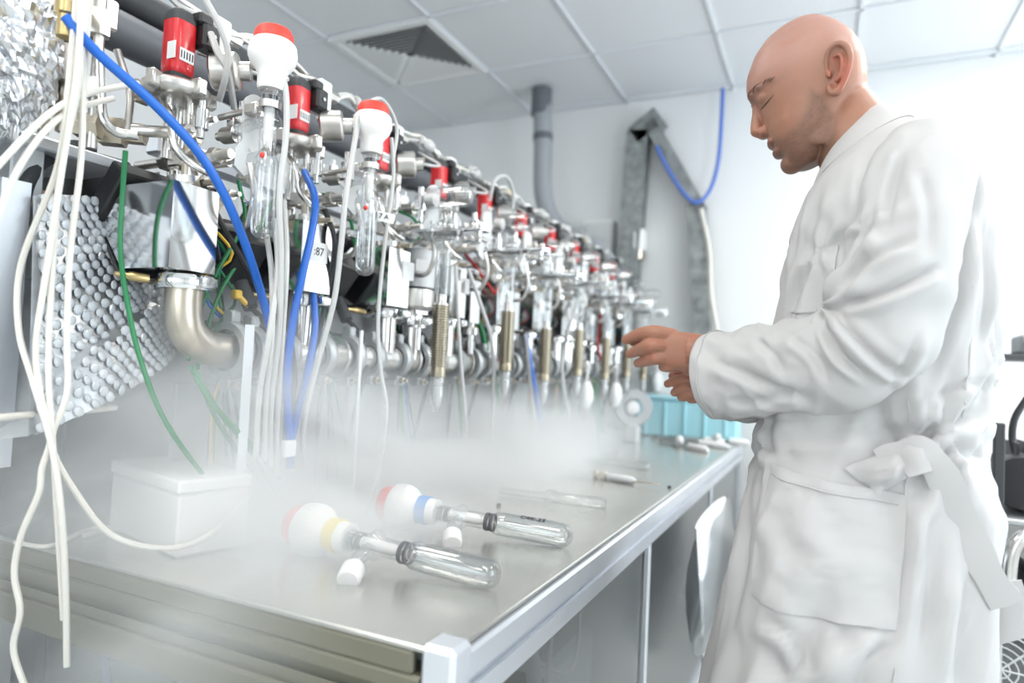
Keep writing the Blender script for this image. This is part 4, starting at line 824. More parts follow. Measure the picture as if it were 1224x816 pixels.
L = hand([(Pl(826, 429, .068), (.030, .030, .017), Rh)],
    [F_([(802, 402, .072), (782, 397.5, .086), (764, 399.5, .074), (748.5, 406, .055)], (11.5, 10.6, 9.2, 6.8)),
     F_([(800, 415, .074), (779, 413, .090), (765, 417.5, .070), (753, 423, .050)], (11.5, 10.8, 9, 6.6)),
     F_([(803, 428, .071), (784, 427.5, .084), (771, 431.5, .062), (762, 434, .044)], (10.6, 9.8, 8.2, 6.2)),
     F_([(812, 437, .064), (800, 437.5, .070), (793, 438, .054), (793, 435, .040)], (9.4, 8.6, 7.2, 5.6))],
    [F_([(826, 408, .055), (800, 404, .040), (776, 405, .038), (756, 408, .040)], (10.5, 9.4, 8.4, 6.4))],
    ([Pl(825, 420, .073), Pl(842, 421, .075), Pl(862, 428, .080), Pl(900, 436, .095)], [.028, .029, .031, .034]),
    [(880, 429, .082, 22, .019), (850, 422, .076, 23, .019), (832, 421, .073, 25.5, .019), (815, 419.5, .073, 26, .019), (800, 417, .074, 24.5, .0175), (788, 414, .077, 21, .0155), (778, 413, .079, 17, .012)])
R_ = hand([(Pl(836, 464, -.01), (.030, .017, .024), Rh), (Pl(848, 462, -.015), (.026, .02, .024), Rh)],
    [F_([(832, 457, .012), (818, 453, .018), (808, 455, .014), (798, 458.5, .005)], (9, 8.2, 7.2, 5.8)),
     F_([(834, 465, .015), (820, 463, .022), (811, 466, .016), (806, 469, .006)], (9, 8.2, 7.2, 5.8)),
     F_([(838, 471, .013), (826, 471, .020), (818, 474, .014), (814, 475, .004)], (8.4, 7.8, 6.8, 5.6)),
     F_([(842, 475, .008), (833, 477, .014), (826, 478, .008), (823, 477, 0)], (6.0, 5.5, 5.0, 4.2))],
    [F_([(842, 456, -.02), (826, 448, -.01), (814, 446, 0), (803, 449, .004)], (8.5, 7.6, 6.6, 5.2))],
    ([Pl(834, 464, -.012), Pl(852, 464, -.018), Pl(880, 462, -.035), Pl(905, 458, -.05)], [.022, .0255, .03, .034]))
# the rest of the body under the clothes
mb = MB()
def limb(pts, rs, n=14): mb.tube(pts, rs, n, sub=4)
limb([Pl(1036, 190), Pl(1045, 240), Pl(1050, 330), Pl(1050, 470), Pl(1040, 560), Pl(1035, 620)], [.06, .11, .115, .11, .115, .09], 20)
limb([Pl(1100, 215, .15), Pl(1080, 320, .19), Pl(1045, 415, .18), Pl(960, 442, .12), Pl(890, 434, .09)], [.05, .048, .042, .038, .033])
limb([Pl(1080, 225, -.15), Pl(1060, 330, -.19), Pl(1020, 430, -.17), Pl(960, 455, -.1), Pl(895, 459, -.045)], [.05, .048, .042, .038, .033])
FEET = []
for s, dx in ((1, -.02), (-1, .05)):
    hip = Pl(1035, 600) + NC * s * .085; ft = V((hip.x, hip.y, .09)) + FWD * dx
    limb([hip, hip.lerp(ft, .5) + FWD * .015, ft], [.085, .06, .042]); FEET.append((hip, ft, s))
bodyv, bodyf = mb.v, mb.f
allv, allf = [], []
for vs, fs in ((hv, hf), L, R_, (bodyv, bodyf)):
    b = len(allv); allv += vs; allf += [[i + b for i in f] for f in fs]
person = thing('person', 'bald stubbled person in white lab coat looking down at the hands', 'person', V((C0.x, C0.y, 0)))
mb = MB().add(allv, allf)
sk, t, p = nodes('skin'); at = t.nodes.new('ShaderNodeAttribute'); at.attribute_name = 'tint'; t.links.new(at.outputs['Color'], p.inputs['Base Color'])
p.inputs['Roughness'].default_value = .42; p.inputs['Subsurface Weight'].default_value = .12; p.inputs['Subsurface Radius'].default_value = (1, .35, .2); p.inputs['Subsurface Scale'].default_value = .006; p.inputs['Specular IOR Level'].default_value = .4
tc = t.nodes.new('ShaderNodeTexCoord'); nz = t.nodes.new('ShaderNodeTexNoise'); nz.inputs['Scale'].default_value = 350; t.links.new(tc.outputs['Object'], nz.inputs[0]); bp = t.nodes.new('ShaderNodeBump'); bp.inputs['Strength'].default_value = .12; bp.inputs['Distance'].default_value = .001; t.links.new(nz.outputs[0], bp.inputs['Height']); t.links.new(bp.outputs[0], p.inputs['Normal'])
body = obj('body', mb, sk, person, 180)
# skin tints: stubble, lips, ears, knuckles are its own; lit scalp, shaded sockets painted
STUB = [(968, 104), (986, 112), (1001, 140), (1003, 175), (985, 200), (960, 212), (930, 208), (920, 186), (915, 168), (932, 163), (950, 150), (962, 130)]
def poly_d(p, poly):
    x, y = p; ins = False; dm = 1e9
    for (x1, y1), (x2, y2) in zip(poly, poly[1:] + poly[:1]):
        if (y1 > y) != (y2 > y) and x < (x2 - x1) * (y - y1) / (y2 - y1) + x1: ins = not ins
        L2 = (x2 - x1) ** 2 + (y2 - y1) ** 2; t_ = max(0, min(1, ((x - x1) * (x2 - x1) + (y - y1) * (y2 - y1)) / L2)); dm = min(dm, math.hypot(x - x1 - t_ * (x2 - x1), y - y1 - t_ * (y2 - y1)))
    return dm if ins else -dm
sst = lambda a, b, x: (lambda q: q * q * (3 - 2 * q))(max(0, min(1, (x - a) / (b - a))))
def mix(a, b, k): return [p_ + (q_ - p_) * k for p_, q_ in zip(a, b)]
col = body.data.color_attributes.new('tint', 'FLOAT_COLOR', 'POINT'); buf = []
o_head = hp(0, 0); eu, ev = (hp(1, 0) - o_head), (hp(0, 1) - o_head); k_ = 1 / MPP ** 2
for i, q in enumerate(allv):
    c = [.36, .178, .117]
    if i < len(hv):
        d = q - o_head; u, v, w = d.dot(eu) / eu.length_squared, d.dot(ev) / ev.length_squared, d.dot(NC) / MPP
        px, py = PX(q if w > 0 else q - NC * (2 * w * MPP))
        n1 = noise.noise(q * 60); c = mix(c, [.43, .235, .185], sst(20, -30, u)); c = mix(c, [.44, .20, .14], sst(.1, .6, n1) * .4)  # scalp pinker and painted lighter as lit, over a shaded face tone
        s = sst(-4, 9, poly_d((px, py), STUB)) * (.62 + .25 * noise.noise(q * 420) + .15 * noise.noise(q * 90)); c = mix(c, [.15, .085, .06], max(0, min(1, s)))
        c = mix(c, [.30, .19, .16], .30 * sst(-20, -48, v) * sst(40, 0, abs(u)) * (.6 + .5 * noise.noise(q * 500)))
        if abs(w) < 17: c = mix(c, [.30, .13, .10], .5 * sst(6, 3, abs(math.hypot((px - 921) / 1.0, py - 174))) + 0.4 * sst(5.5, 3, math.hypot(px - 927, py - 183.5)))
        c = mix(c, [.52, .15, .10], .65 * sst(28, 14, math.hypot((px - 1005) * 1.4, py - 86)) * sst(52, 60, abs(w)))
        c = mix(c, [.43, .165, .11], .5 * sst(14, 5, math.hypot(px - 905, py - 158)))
        c = mix(c, [.30, .16, .11], .5 * sst(13, 5, math.hypot((px - 917) * .8, py - 121)) * sst(8, 14, abs(w)))  # eye-socket shade painted into the colour
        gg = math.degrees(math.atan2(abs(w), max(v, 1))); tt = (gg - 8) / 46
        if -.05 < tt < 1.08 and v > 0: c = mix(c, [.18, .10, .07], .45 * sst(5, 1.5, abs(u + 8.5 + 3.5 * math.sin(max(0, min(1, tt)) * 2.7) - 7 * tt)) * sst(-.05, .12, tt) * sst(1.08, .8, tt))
    elif i < len(hv) + len(L[0]) + len(R_[0]):
        c = mix([.37, .175, .113], [.40, .155, .105], sst(-.1, .5, noise.noise(q * 70)) * .6)
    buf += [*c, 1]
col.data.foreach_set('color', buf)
# brows, lashes
from mathutils.bvhtree import BVHTree
bvh = BVHTree.FromPolygons(hv, hf); bh = mat('brow_hair', (.12, .07, .045), .7)
def on_face(u, deg, s, off=.0002):
    c = hp(u, 0, 0); d = ((hp(u, 1, 0) - c).normalized() * math.cos(math.radians(deg)) + NC * s * math.sin(math.radians(deg)))
    h = bvh.ray_cast(c + d * .2, -d); return h[0] + h[1] * off
for s in (1, -1):
    mb = MB(); rnd = random.Random(4)
    for k in range(70):
        tt = rnd.random(); u = -8.5 - 3.5 * math.sin(tt * 2.7) + 7 * tt + rnd.uniform(-2.0, 2.0) * (1 - .5 * tt); g = 8 + 46 * tt
        mb.tube([on_face(u + 1, g, s, 0), on_face(u - .3, g + 2.2, s, .0006), on_face(u - .8, g + 4.5, s, .0004)], [.00028, .00024, .0001], 4, smooth=False)
    obj('eyebrow', mb, bh, person)
    obj('lashes', MB().tube([on_face(10.0 + 2.0 * math.sin(q / 6 * PI) + .2 * q, 13 + 5.6 * q, s) for q in range(7)], [.0003, .0008, .0011, .0012, .0011, .0009, .0003], 6), bh, person)
# ------------------------------------------------------------------ clothes
def fold_n(q, s, seed): return noise.noise(V((q[0] * s[0], q[1] * s[1], q[2] * s[2] + seed)))
coatm = mat('white_cotton', (.53, .52, .515), .8, bump=.06, bscale=900, spec=.2)
STARS = [(.545, 1.05, .011, 6, .14, .4), (.30, 2.1, .006, 5, .10, 1), (.47, .35, .006, 7, .10, 2), (.80, 1.75, .010, 4, .13, 0)]
RINGS = [  # left px, right px (front and back outline), half depth, seen from his side
    ((984, 205), (1060, 136), .066), ((975, 222), (1082, 143), .092), ((962, 252), (1120, 160), .150), ((955, 285), (1158, 190), .192),
    ((948, 320), (1181, 235), .205), ((940, 365), (1187, 300), .205), ((930, 420), (1188, 370), .200), ((918, 470), (1187, 440), .192),
    ((906, 515), (1184, 500), .186), ((899, 560), (1186, 555), .190), ((888, 620), (1187, 615), .198), ((876, 690), (1182, 685), .206),
    ((862, 760), (1174, 755), .214), ((846, 840), (1166, 835), .222), ((834, 920), (1162, 915), .228), ((826, 1000), (1160, 995), .232)]
def coat_pt(s, th, off=0.0):
    """s along the body from neck 0 to hem 1, th round it: 0 back, pi/2 his left, pi front"""
    f = s * (len(RINGS) - 1); i = min(int(f), len(RINGS) - 2); t = f - i
    def cr(g):
        a, b, c, d = g(max(i - 1, 0)), g(i), g(i + 1), g(min(i + 2, len(RINGS) - 1)); return .5 * ((2 * b) + (c - a) * t + (2 * a - 5 * b + 4 * c - d) * t * t + (3 * b - a - 3 * c + d) * t ** 3)
    lx, ly = cr(lambda j: RINGS[j][0][0]), cr(lambda j: RINGS[j][0][1]); rx, ry = cr(lambda j: RINGS[j][1][0]), cr(lambda j: RINGS[j][1][1]); b = cr(lambda j: RINGS[j][2])
    Lp, Rp = Pl(lx, ly), Pl(rx, ry); mid = (Lp + Rp) / 2; h = (Rp - Lp) / 2
    c_, s_ = math.cos(th), math.sin(th); e = .80 if s > .12 else .95
    c_, s_ = math.copysign(abs(c_) ** e, c_), math.copysign(abs(s_) ** e, s_)
    n = (h.normalized() * c_ + NC * s_).normalized()
    a1 = sst(.1, .25, s)
    wst = math.exp(-((s - .56) / .07) ** 2)
    d = .013 * a1 * noise.noise(V((math.cos(th) * 1.6, math.sin(th) * 1.6, s * 2.4)))
    d += a1 * .010 * (1 - abs(noise.noise(V((math.cos(th) * 3.2 + s * 3, math.sin(th) * 3.2, s * 4.5 + 4)))) * 2.4)
    low = sst(.56, .85, s); d += low * .012 * math.sin(th * 9 + 2.2 * noise.noise(V((th, s * 3, 2))) + s * 5) * (.6 + .4 * math.sin(th * 2 + 1))
    d += wst * .008 * noise.noise(V((th * 2.0, s * 46, 5))) - wst * .010
    d += a1 * (1 - low) * .006 * noise.noise(V((th * 5 + s * 16, s * 12, 9)))
    d += (1 - low) * a1 * .007 * noise.noise(V((th * 2.2 - s * 14, s * 5 + th, 13)))
    d += a1 * .0045 * (.5 - abs(noise.noise(V((math.cos(th) * 5 + s * 6, math.sin(th) * 5 - s * 4, s * 13 + 21)))) * 2) * (.5 + noise.noise(V((th, s * 5, 31))))
    for s0, t0, A, nn, R0, ph in STARS:
        ds, dt = (s - s0) * 1.0, (((th - t0 + PI) % (2 * PI)) - PI) * .20; r_ = math.hypot(ds, dt)
        if r_ < R0 * 2.6: d += A * math.sin(math.atan2(ds, dt) * nn + ph + 3 * noise.noise(V((ds * 9, dt * 9, nn)))) * math.exp(-(r_ / R0) ** 2) * min(1, r_ / .03)
    return mid + h * c_ + NC * b * s_ + n * (d + off)
NR, NT = 170, 160
rows = [[coat_pt(i / NR, 2 * PI * k / NT) for k in range(NT)] for i in range(NR + 1)]
rows += [[coat_pt(i / NR, 2 * PI * k / NT, -.004) for k in range(NT)] for i in range(NR, NR - 12, -1)]
coat = obj('lab_coat', MB().loft(rows), coatm, person, 180); coat['label'] = 'white cotton lab coat'
def press_folds(o, folds, amp=1.0):
    """press long cloth folds into the side of a garment that faces the aisle"""
    me = o.data; n = len(me.vertices); co = np.empty(n * 3); no = np.empty(n * 3); me.vertices.foreach_get('co', co); me.vertex_normals.foreach_get('vector', no)
    w = co.reshape(-1, 3) + np.array(ORIG[o.name]); no = no.reshape(-1, 3); cam_ = np.array(CAM); q = w - cam_
    facing = np.clip(-(no * q).sum(1) / np.linalg.norm(q, axis=1) * 3, 0, 1); dz = q @ np.array(fw); x = 612 + F_PX * (q @ np.array(RT)) / dz; y = 408 - F_PX * (q @ np.array(UP)) / dz
    tot = np.zeros(n)
    for line, A, wd in folds:
        L_, _ = spline([V((a, b, 0)) for a, b in line], [0] * len(line), 6); best = np.full(n, 1e9); sg = np.zeros(n); tt = np.zeros(n); m = len(L_) - 1
        for k in range(m):
            ax, ay, bx, by = L_[k].x, L_[k].y, L_[k + 1].x, L_[k + 1].y; dx, dy = bx - ax, by - ay; t = np.clip(((x - ax) * dx + (y - ay) * dy) / (dx * dx + dy * dy + 1e-9), 0, 1)
            ex, ey = x - ax - t * dx, y - ay - t * dy; d = np.hypot(ex, ey); sd = np.sign(dx * ey - dy * ex); up = d < best; best = np.where(up, d, best); sg = np.where(up, sd, sg); tt = np.where(up, (k + t) / m, tt)
        s = best * sg / wd; env = np.clip(np.minimum(tt / .15, (1 - tt) / .25), 0.05, 1)
        tot += A * env * (-1.0 * np.exp(-(s / .55) ** 2) + .75 * np.exp(-((s - 1.15) / .8) ** 2) + .25 * np.exp(-((s + 1.5) / .9) ** 2))
    w2 = co.reshape(-1, 3) + no * (tot * facing * amp)[:, None]; me.vertices.foreach_set('co', w2.ravel()); me.update()
SL = [([(1000, 374), (1025, 405), (1060, 438), (1088, 450)], .010, 9), ([(1003, 366), (1050, 352), (1100, 330), (1126, 316)], .011, 10), ([(1002, 350), (1030, 318), (1062, 296), (1100, 284)], .008, 10), ([(1004, 325), (1028, 285), (1050, 250)], .006, 9),
    ([(985, 388), (1005, 425), (1040, 455)], .008, 8), ([(848, 430), (890, 447), (930, 465), (975, 478)], .008, 9), ([(900, 402), (925, 425), (935, 452)], .006, 9), ([(940, 398), (975, 425), (990, 460)], .006, 9), ([(1060, 468), (1085, 430), (1100, 395)], .006, 9), ([(1080, 180), (1066, 230), (1056, 275)], .006, 9), ([(868, 480), (910, 478), (950, 462)], .005, 8), ([(1100, 200), (1112, 260), (1108, 310)], .006, 12)]
CO = [([(926, 470), (916, 520), (926, 552)], .008, 9), ([(1085, 545), (1060, 505), (1050, 472)], .008, 9), ([(1094, 540), (1130, 505), (1175, 492)], .008, 10), ([(1096, 552), (1140, 540), (1186, 548)], .008, 9), ([(1105, 465), (1112, 505), (1096, 540)], .007, 9), ([(1110, 480), (1150, 460), (1186, 462)], .006, 9),
    ([(905, 735), (950, 765), (975, 816)], .010, 12), ([(1000, 740), (1012, 780), (1002, 830)], .010, 12), ([(1062, 765), (1032, 795), (1020, 840)], .010, 12), ([(1120, 600), (1112, 700), (1092, 810)], .011, 16), ([(1158, 690), (1146, 770), (1140, 830)], .010, 12), ([(1170, 250), (1180, 330), (1172, 420)], .008, 10), ([(895, 620), (885, 690), (868, 770)], .008, 11)]
PO = [([(930, 600), (980, 640), (1000, 690)], .0065, 10), ([(955, 668), (1025, 655), (1062, 612)], .006, 10), ([(950, 588), (1008, 618), (1030, 650)], .005, 8), ([(985, 722), (1040, 695), (1066, 655)], .0065, 10), ([(920, 690), (945, 660), (950, 630)], .005, 9)]
press_folds(coat, CO)
GP = []
for i in range(0, NR + 1):
    for k in range(0, NT // 2 + 1): GP.append((i / NR, 2 * PI * k / NT))
GPX = np.array([PX(coat_pt(*g)) for g in GP])
def st_of(px, py):
    d = (GPX[:, 0] - px) ** 2 + (GPX[:, 1] - py) ** 2; w = 1 / (d + 1.0) ** 2; ids = np.argsort(d)[:4]; w = w[ids]; w /= w.sum()
    return sum(GP[j][0] * k for j, k in zip(ids, w)), sum(GP[j][1] * k for j, k in zip(ids, w))
def patch(name, quad, nu, nv, off=.004, m=coatm, puff=0.0, wr=0.0, seed=0):
    """cloth laid on the coat over a four-cornered region of it"""
    a, b, c, d = [st_of(*q) for q in quad]
    def at(u, v, o):
        s = (a[0] * (1 - u) + b[0] * u) * (1 - v) + (d[0] * (1 - u) + c[0] * u) * v; th = (a[1] * (1 - u) + b[1] * u) * (1 - v) + (d[1] * (1 - u) + c[1] * u) * v
        return coat_pt(s, th, o + puff * math.sin(PI * u) * math.sin(PI * v) + wr * (noise.noise(V((u * 3.2 + v * 2, v * 4.5 - u * 2, seed))) + .12 * (.4 - abs(noise.noise(V((u * 6 + v * 7, v * 8 - u * 3, seed + 3)))) * 2)) * math.sin(PI * min(1, u)) ** .5)
    rows = [[at(k / nu, i / nv, off) for k in range(nu + 1)] for i in range(nv + 1)]
    ed = [[at(k / nu, i / nv, off * .0 - .002) for k in range(nu + 1)] for i in range(nv + 1)]
    mb = MB().loft(rows, closed=False)
    n = (nu + 1) * (nv + 1); mb2 = MB(); mb2.v = mb.v + [q for r in ed for q in r]; mb2.f = list(mb.f); W1 = nu + 1
    per = [k for k in range(nu)] + [i * W1 + nu for i in range(nv)] + [nv * W1 + k for k in range(nu, 0, -1)] + [i * W1 for i in range(nv, 0, -1)]
    for x, y in zip(per, per[1:] + per[:1]): mb2.f.append([x, x + n, y + n, y])
    mb2.sm = [True] * len(mb2.f); return obj(name, mb2, m, person, 50), at
pk_, pat = patch('coat_pocket', [(923, 552), (1082, 590), (1070, 752), (899, 708)], 44, 44, .0045, puff=.007, wr=.009)
def seam(pts, name='seam', r=.0009, off=.0052, at=None):
    if at is None: pts, _ = spline([V((*p, 0)) for p in pts], [0] * len(pts), 9); pts = [(p.x, p.y) for p in pts]
    q = [coat_pt(*st_of(*p), off) for p in pts] if at is None else [at(u, v, off) for u, v in pts]
    return obj(name, MB().tube(q, r, 6, sub=3), coatm, person)
press_folds(pk_, PO)
seam([(k / 24, .09) for k in range(1, 24)], 'pocket_hem', .0012, .0058, pat)
patch('breast_pocket', [(960, 300), (1003, 292), (1000, 372), (945, 372)], 14, 14, .0035, puff=.002)
for pts in ([(1088, 152), (1112, 170), (1140, 210), (1158, 255)], [(1150, 255), (1160, 300), (1162, 360), (1158, 430), (1150, 500)], [(1086, 480), (1084, 560), (1078, 650), (1072, 740), (1066, 830)]): seam(pts, off=.001, r=.0014)
# half belt, knotted at the side and hanging down the back
bl = [(1050, 552), (1075, 540), (1098, 540), (1122, 570), (1148, 625), (1168, 680), (1178, 718)]
bq = [st_of(*p) for p in bl]; rows = []
pts = [coat_pt(s, th, .010 + .006 * math.sin(k * 1.3)) for k, (s, th) in enumerate(bq)]
pts, _ = spline(pts, [0] * len(pts), 5)
def strap(name, pts, wd, th=.003, twist=0):
    rows = []
    for i, q in enumerate(pts):
        tg_ = (pts[min(i + 1, len(pts) - 1)] - pts[max(i - 1, 0)]).normalized(); n = (CAM - q).normalized(); n = (n - tg_ * n.dot(tg_)).normalized(); n = Quaternion(tg_, twist * math.sin(i * .4)) @ n; e = tg_.cross(n)
        w = wd / 2 * (1 + .08 * math.sin(i * .9)); rows.append([q - e * w - n * th, q - e * w + n * th * .2, q + n * th, q + e * w + n * th * .2, q + e * w - n * th, q - n * th])
    return obj(name, MB().loft(rows, caps=True), coatm, person, 60)
strap('belt', pts, .040)
pe = coat_pt(*st_of(1176, 715), .014); strap('belt_end', [pe + V((0, 0, .03)), pe + V((.004, 0, 0)) - FWD * .004, pe + V((0, 0, -.03)) - FWD * .010, pe + V((0, 0, -.05)) - FWD * .022], .050)
patch('belt_fold', [(1012, 560), (1078, 522), (1092, 562), (1046, 592)], 18, 18, .006, puff=.020, wr=.008, seed=7)
q = [coat_pt(*st_of(*p), .016) for p in [(1082, 528), (1088, 545), (1092, 565)]]; strap('belt_knot', spline(q, [0] * len(q), 5)[0], .030, .008, .3)
# collar: folded leaf round the neck
def col_pt(th, h):
    b = coat_pt(0.0, th); o_ = coat_pt(.080, th, .0085); t_ = coat_pt(0, th, -.003) + V((0, 0, .016)) + FWD * .0
    op = sst(PI * .97, PI * .70, abs(((th + PI) % (2 * PI)) - PI))
    if h <= .4: return b.lerp(t_, h / .4)
    return t_.lerp(o_ + V((0, 0, -.006 - .012 * (1 - op))), (h - .4) / .6) + (o_ - b).normalized() * .006 * math.sin((h - .4) / .6 * PI)
rows = [[col_pt(-.94 * PI + 1.88 * PI * k / 60, h) for k in range(61)] for h in (0, .2, .4, .45, .6, .8, 1.0)]
rows += [[q - (q - Pl(1030, 180)).normalized() * .003 for q in r] for r in rows[::-1]]
obj('collar', MB().loft(rows, closed=False), coatm, person, 70)
# sleeves
CREASE = [(.50, 0, .014, 7, .17, .5), (.72, .9, .010, 6, .13, 1.2), (.30, -.6, .009, 5, .15, 2.0), (.62, 2.2, .008, 6, .12, .2)]
def sleeve(path, seed, side, name='sleeve'):
    P = [Pl(x, y, w) for x, y, w, r in path]; rr = [r * MPP for *_, r in path]; P, rr = spline(P, rr, 26); rows = []; n = 110; t0 = None; tot = len(P); L_ = 0; acc = [0]
    for a, b in zip(P, P[1:]): acc.append(acc[-1] + (b - a).length)
    t = (P[1] - P[0]).normalized(); e1 = (NC - t * NC.dot(t)).normalized()
    for i, q in enumerate(P):
        t2 = (P[min(i + 1, tot - 1)] - P[max(i - 1, 0)]).normalized(); e1 = t.rotation_difference(t2) @ e1; t = t2; e1 = (e1 - t * e1.dot(t)).normalized(); e2 = t.cross(e1); s = acc[i] / acc[-1]
        row = []; aF = math.atan2(e2.dot(FWD + V((0, 0, .6))), e1.dot(FWD + V((0, 0, .6))))
        for k in range(n):
            a = 2 * PI * k / n; ca, sa = math.cos(a), math.sin(a)
            el = math.exp(-((s - .50) / .13) ** 2)
            d = .007 * noise.noise(V((ca * 1.1, sa * 1.1, s * 5 + seed))) + .004 * (1 - 2.2 * abs(noise.noise(V((ca * 1.2 + s * 4, sa * 1.4 - s * 3, s * 7 + seed * 2)))))
            d += el * .008 * noise.noise(V((ca * 1.3, sa * 1.3, s * 17 + seed))) + .006 * sst(.55, .75, s) * (1 - 2 * abs(noise.noise(V((ca * 1.6 + s * 7, sa * 1.6, s * 13 + seed)))))
            da = ((a - aF + PI) % (2 * PI)) - PI
            for s0, a0, A, nn, R0, ph in CREASE:
                ds, dt = s - s0, (((da - a0 + PI) % (2 * PI)) - PI) * .12; r_ = math.hypot(ds, dt)
                w_ = math.sin(math.atan2(ds, dt) * nn + ph + 2.5 * noise.noise(V((ds * 8, dt * 8, nn + seed)))); d += .45 * A * (w_ - .35 * (1 - abs(w_))) * math.exp(-(r_ / R0) ** 2) * min(1, r_ / .035)
            d *= sst(0, .08, s) * (1 - .75 * sst(.96, 1, s))
            row.append(q + (e1 * ca * .92 + e2 * sa) * (rr[i] + d))
        rows.append(row)
    c0 = P[0] - (P[1] - P[0]).normalized() * .03; first = [c0.lerp(q, .45) for q in rows[0]]
    inner = [[P[j].lerp(q, .93) for q in rows[j]] for j in range(tot - 1, tot - 12, -1)]
    o = obj(name, MB().loft([first] + rows + inner), coatm, person, 180)
    hem = [P[-5].lerp(q, 1.012) for q in rows[-5]]; obj('cuff_seam', MB().tube(hem + [hem[0]], .0012, 6, sub=1, smooth=False), coatm, o); return o
sl = sleeve([(1108, 178, .125, 42), (1100, 215, .165, 48), (1086, 275, .195, 49), (1066, 345, .21, 51), (1046, 398, .205, 52), (1018, 424, .19, 52), (975, 435, .165, 52), (920, 444, .13, 52), (853, 450, .09, 53)], 3.1, 1)
sr = sleeve([(1080, 195, -.125, 44), (1075, 235, -.165, 52), (1064, 300, -.19, 54), (1040, 380, -.19, 55), (1010, 425, -.17, 54), (960, 448, -.12, 50), (905, 458, -.055, 46), (868, 462, -.022, 44)], 8.3, -1)
press_folds(sl, SL)
obj('cuff_button', MB().lathe([(0, 0), (.006, 0), (.0065, .0015), (.004, .0025), (0, .002)], Pl(926, 452, .205), CAM - Pl(926, 452, .205), 14), 'white', sl)
# trousers and shoes
mb = MB()
for hip, ft, s in FEET: mb.tube([hip, hip.lerp(ft, .5) + FWD * .015, ft + V((0, 0, .0))], [.085, .085, .075], 18, sub=6)
obj('trousers', mb, 'khaki', person)
for hip, ft, s in FEET:
    rows = []
    for i in range(10):
        t_ = i / 9; c = V((ft.x, ft.y, 0)) + FWD * (-.07 + .27 * t_); hgt = .085 - .035 * sst(.3, 1, t_); wd = .036 + .012 * math.sin(t_ * PI); wd *= .6 if i in (0, 9) else 1
        rows.append([c + NC * wd * math.cos(a) + V((0, 0, max(0, hgt / 2 + hgt / 2 * math.sin(a)))) for a in [2 * PI * k / 16 for k in range(16)]])
    obj('shoe', MB().loft(rows, caps=True), 'shoe', person)
tag(obj('held_tube', MB().cyl(Pl(826, 446, .012), Pl(850, 468, .006), .0075, n=16), mat('dark_olive_tube', (.06, .06, .035), .5)), 'short dark tube held in the lower hand below the cuff', 'tube')
# ------------------------------------------------------------------ back wall and far corner
top = W(648, 107, Z=RZ); dp = thing('duct_pipe', 'grey drop pipe from the ceiling bending down behind the manifold', 'pipe', top)
a, b, c, d = V((top.x, top.y, RZ)), W(650, 235, Y=top.y), W(668, 272, Y=top.y), W(715, 300, Y=top.y)
r = .052
obj('upper_sleeve', MB().cyl(V((top.x, top.y, RZ)), V((top.x, top.y, RZ - .15)), r * 1.12, n=22), 'pipegrey', dp)
obj('pipe', MB().tube([a, a.lerp(b, .5), b, c, d, d + V((.1, 0, -.15))], r, 20), 'grey', dp)
obj('collar', MB().cyl(a.lerp(b, .42), a.lerp(b, .48), r * 1.08, n=22), 'pipegrey', dp)
wc = thing('wall_box', 'small pale box on the back wall beside the grey drop pipe', 'box', W(712, 300, Y=3.76))
obj('casing', MB().box(W(715, 290, Y=3.76), (.2, .07, .26), .008), 'white', wc); obj('lid', MB().box(W(715, 290, Y=3.72), (.17, .02, .23), .006), 'lgrey', wc)
YW = 3.73; tr = thing('cable_trunking', 'grey mottled cable tray arching down the back wall', 'cable tray', W(760, 300, Y=YW))
def tray(nm, p0, p1, w, holes):
    p0, p1 = V(p0), V(p1); t = (p1 - p0).normalized(); e = V((0, 1, 0)).cross(t).normalized(); L_ = (p1 - p0).length
    o = obj(nm, MB().prism([(-w / 2, -.05), (w / 2, -.05), (w / 2, .05), (w / 2 - .008, .05), (w / 2 - .008, -.042), (-w / 2 + .008, -.042), (-w / 2 + .008, .05), (-w / 2, .05)], p0, e, (0, 1, 0), t, L_), M.setdefault('traymat', mat('galvanised_tray', (.30, .32, .32), .5, .5, var=.35, vscale=18)), tr)
    mb = MB(); n = int(L_ / .045)
    for k in range(n):
        for s in (-1, 1): mb.box(p0 + t * (.03 + k * .045) + e * s * w * .2 - V((0, .051, 0)), (.022, .004, .028), 0)
    if False: q = obj('slots', mb, 'pipegrey', o); q['kind'] = 'stuff'
    return o
tray('tray_leg', W(744, 420, Y=YW), W(764, 158, Y=YW), .125, True); tray('tray_head', W(759, 165, Y=YW), W(790, 140, Y=YW), .11, False)
tray('tray_slope', W(778, 148, Y=YW), W(838, 252, Y=YW), .07, True); tray('tray_drop', W(833, 245, Y=YW), W(842, 420, Y=YW), .09, True)
cable('blue_cable', 'thin blue cable hanging from the ceiling to the cable tray', mat('pale_blue_cable', (.10, .20, .62), .5), [W(864, 106, Y=3.72), W(862, 150, Y=3.70), W(858, 195, Y=3.70), W(848, 228, Y=3.68), W(832, 242, Y=3.66), W(815, 228, Y=3.66), W(796, 198, Y=3.66), W(785, 175, Y=3.66)], .011)
cable('white_cable', 'pale cable running down beside the lower tray drop', 'tubew', [W(838, 250, Y=3.66), W(848, 300, Y=3.66), W(850, 350, Y=3.64), W(858, 400, Y=3.62)], .012)
p = W(761, 300, X=-1.0); wb_ = thing('white_canister', 'white canister with dark lid on top of the far end of the manifold', 'canister', p)
obj('body', MB().lathe([(0, 0), (.05, 0), (.056, .01), (.056, .10), (.045, .125), (0, .125)], p, n=20), 'white', wb_); obj('lid', MB().lathe([(0, .12), (.032, .122), (.034, .15), (.02, .165), (0, .166)], p, n=18), 'black', wb_); obj('foot', MB().lathe([(.04, -.05), (.05, -.05), (.05, .004), (0, .004), (0, -.05)], p, n=18), 'warm', wb_)
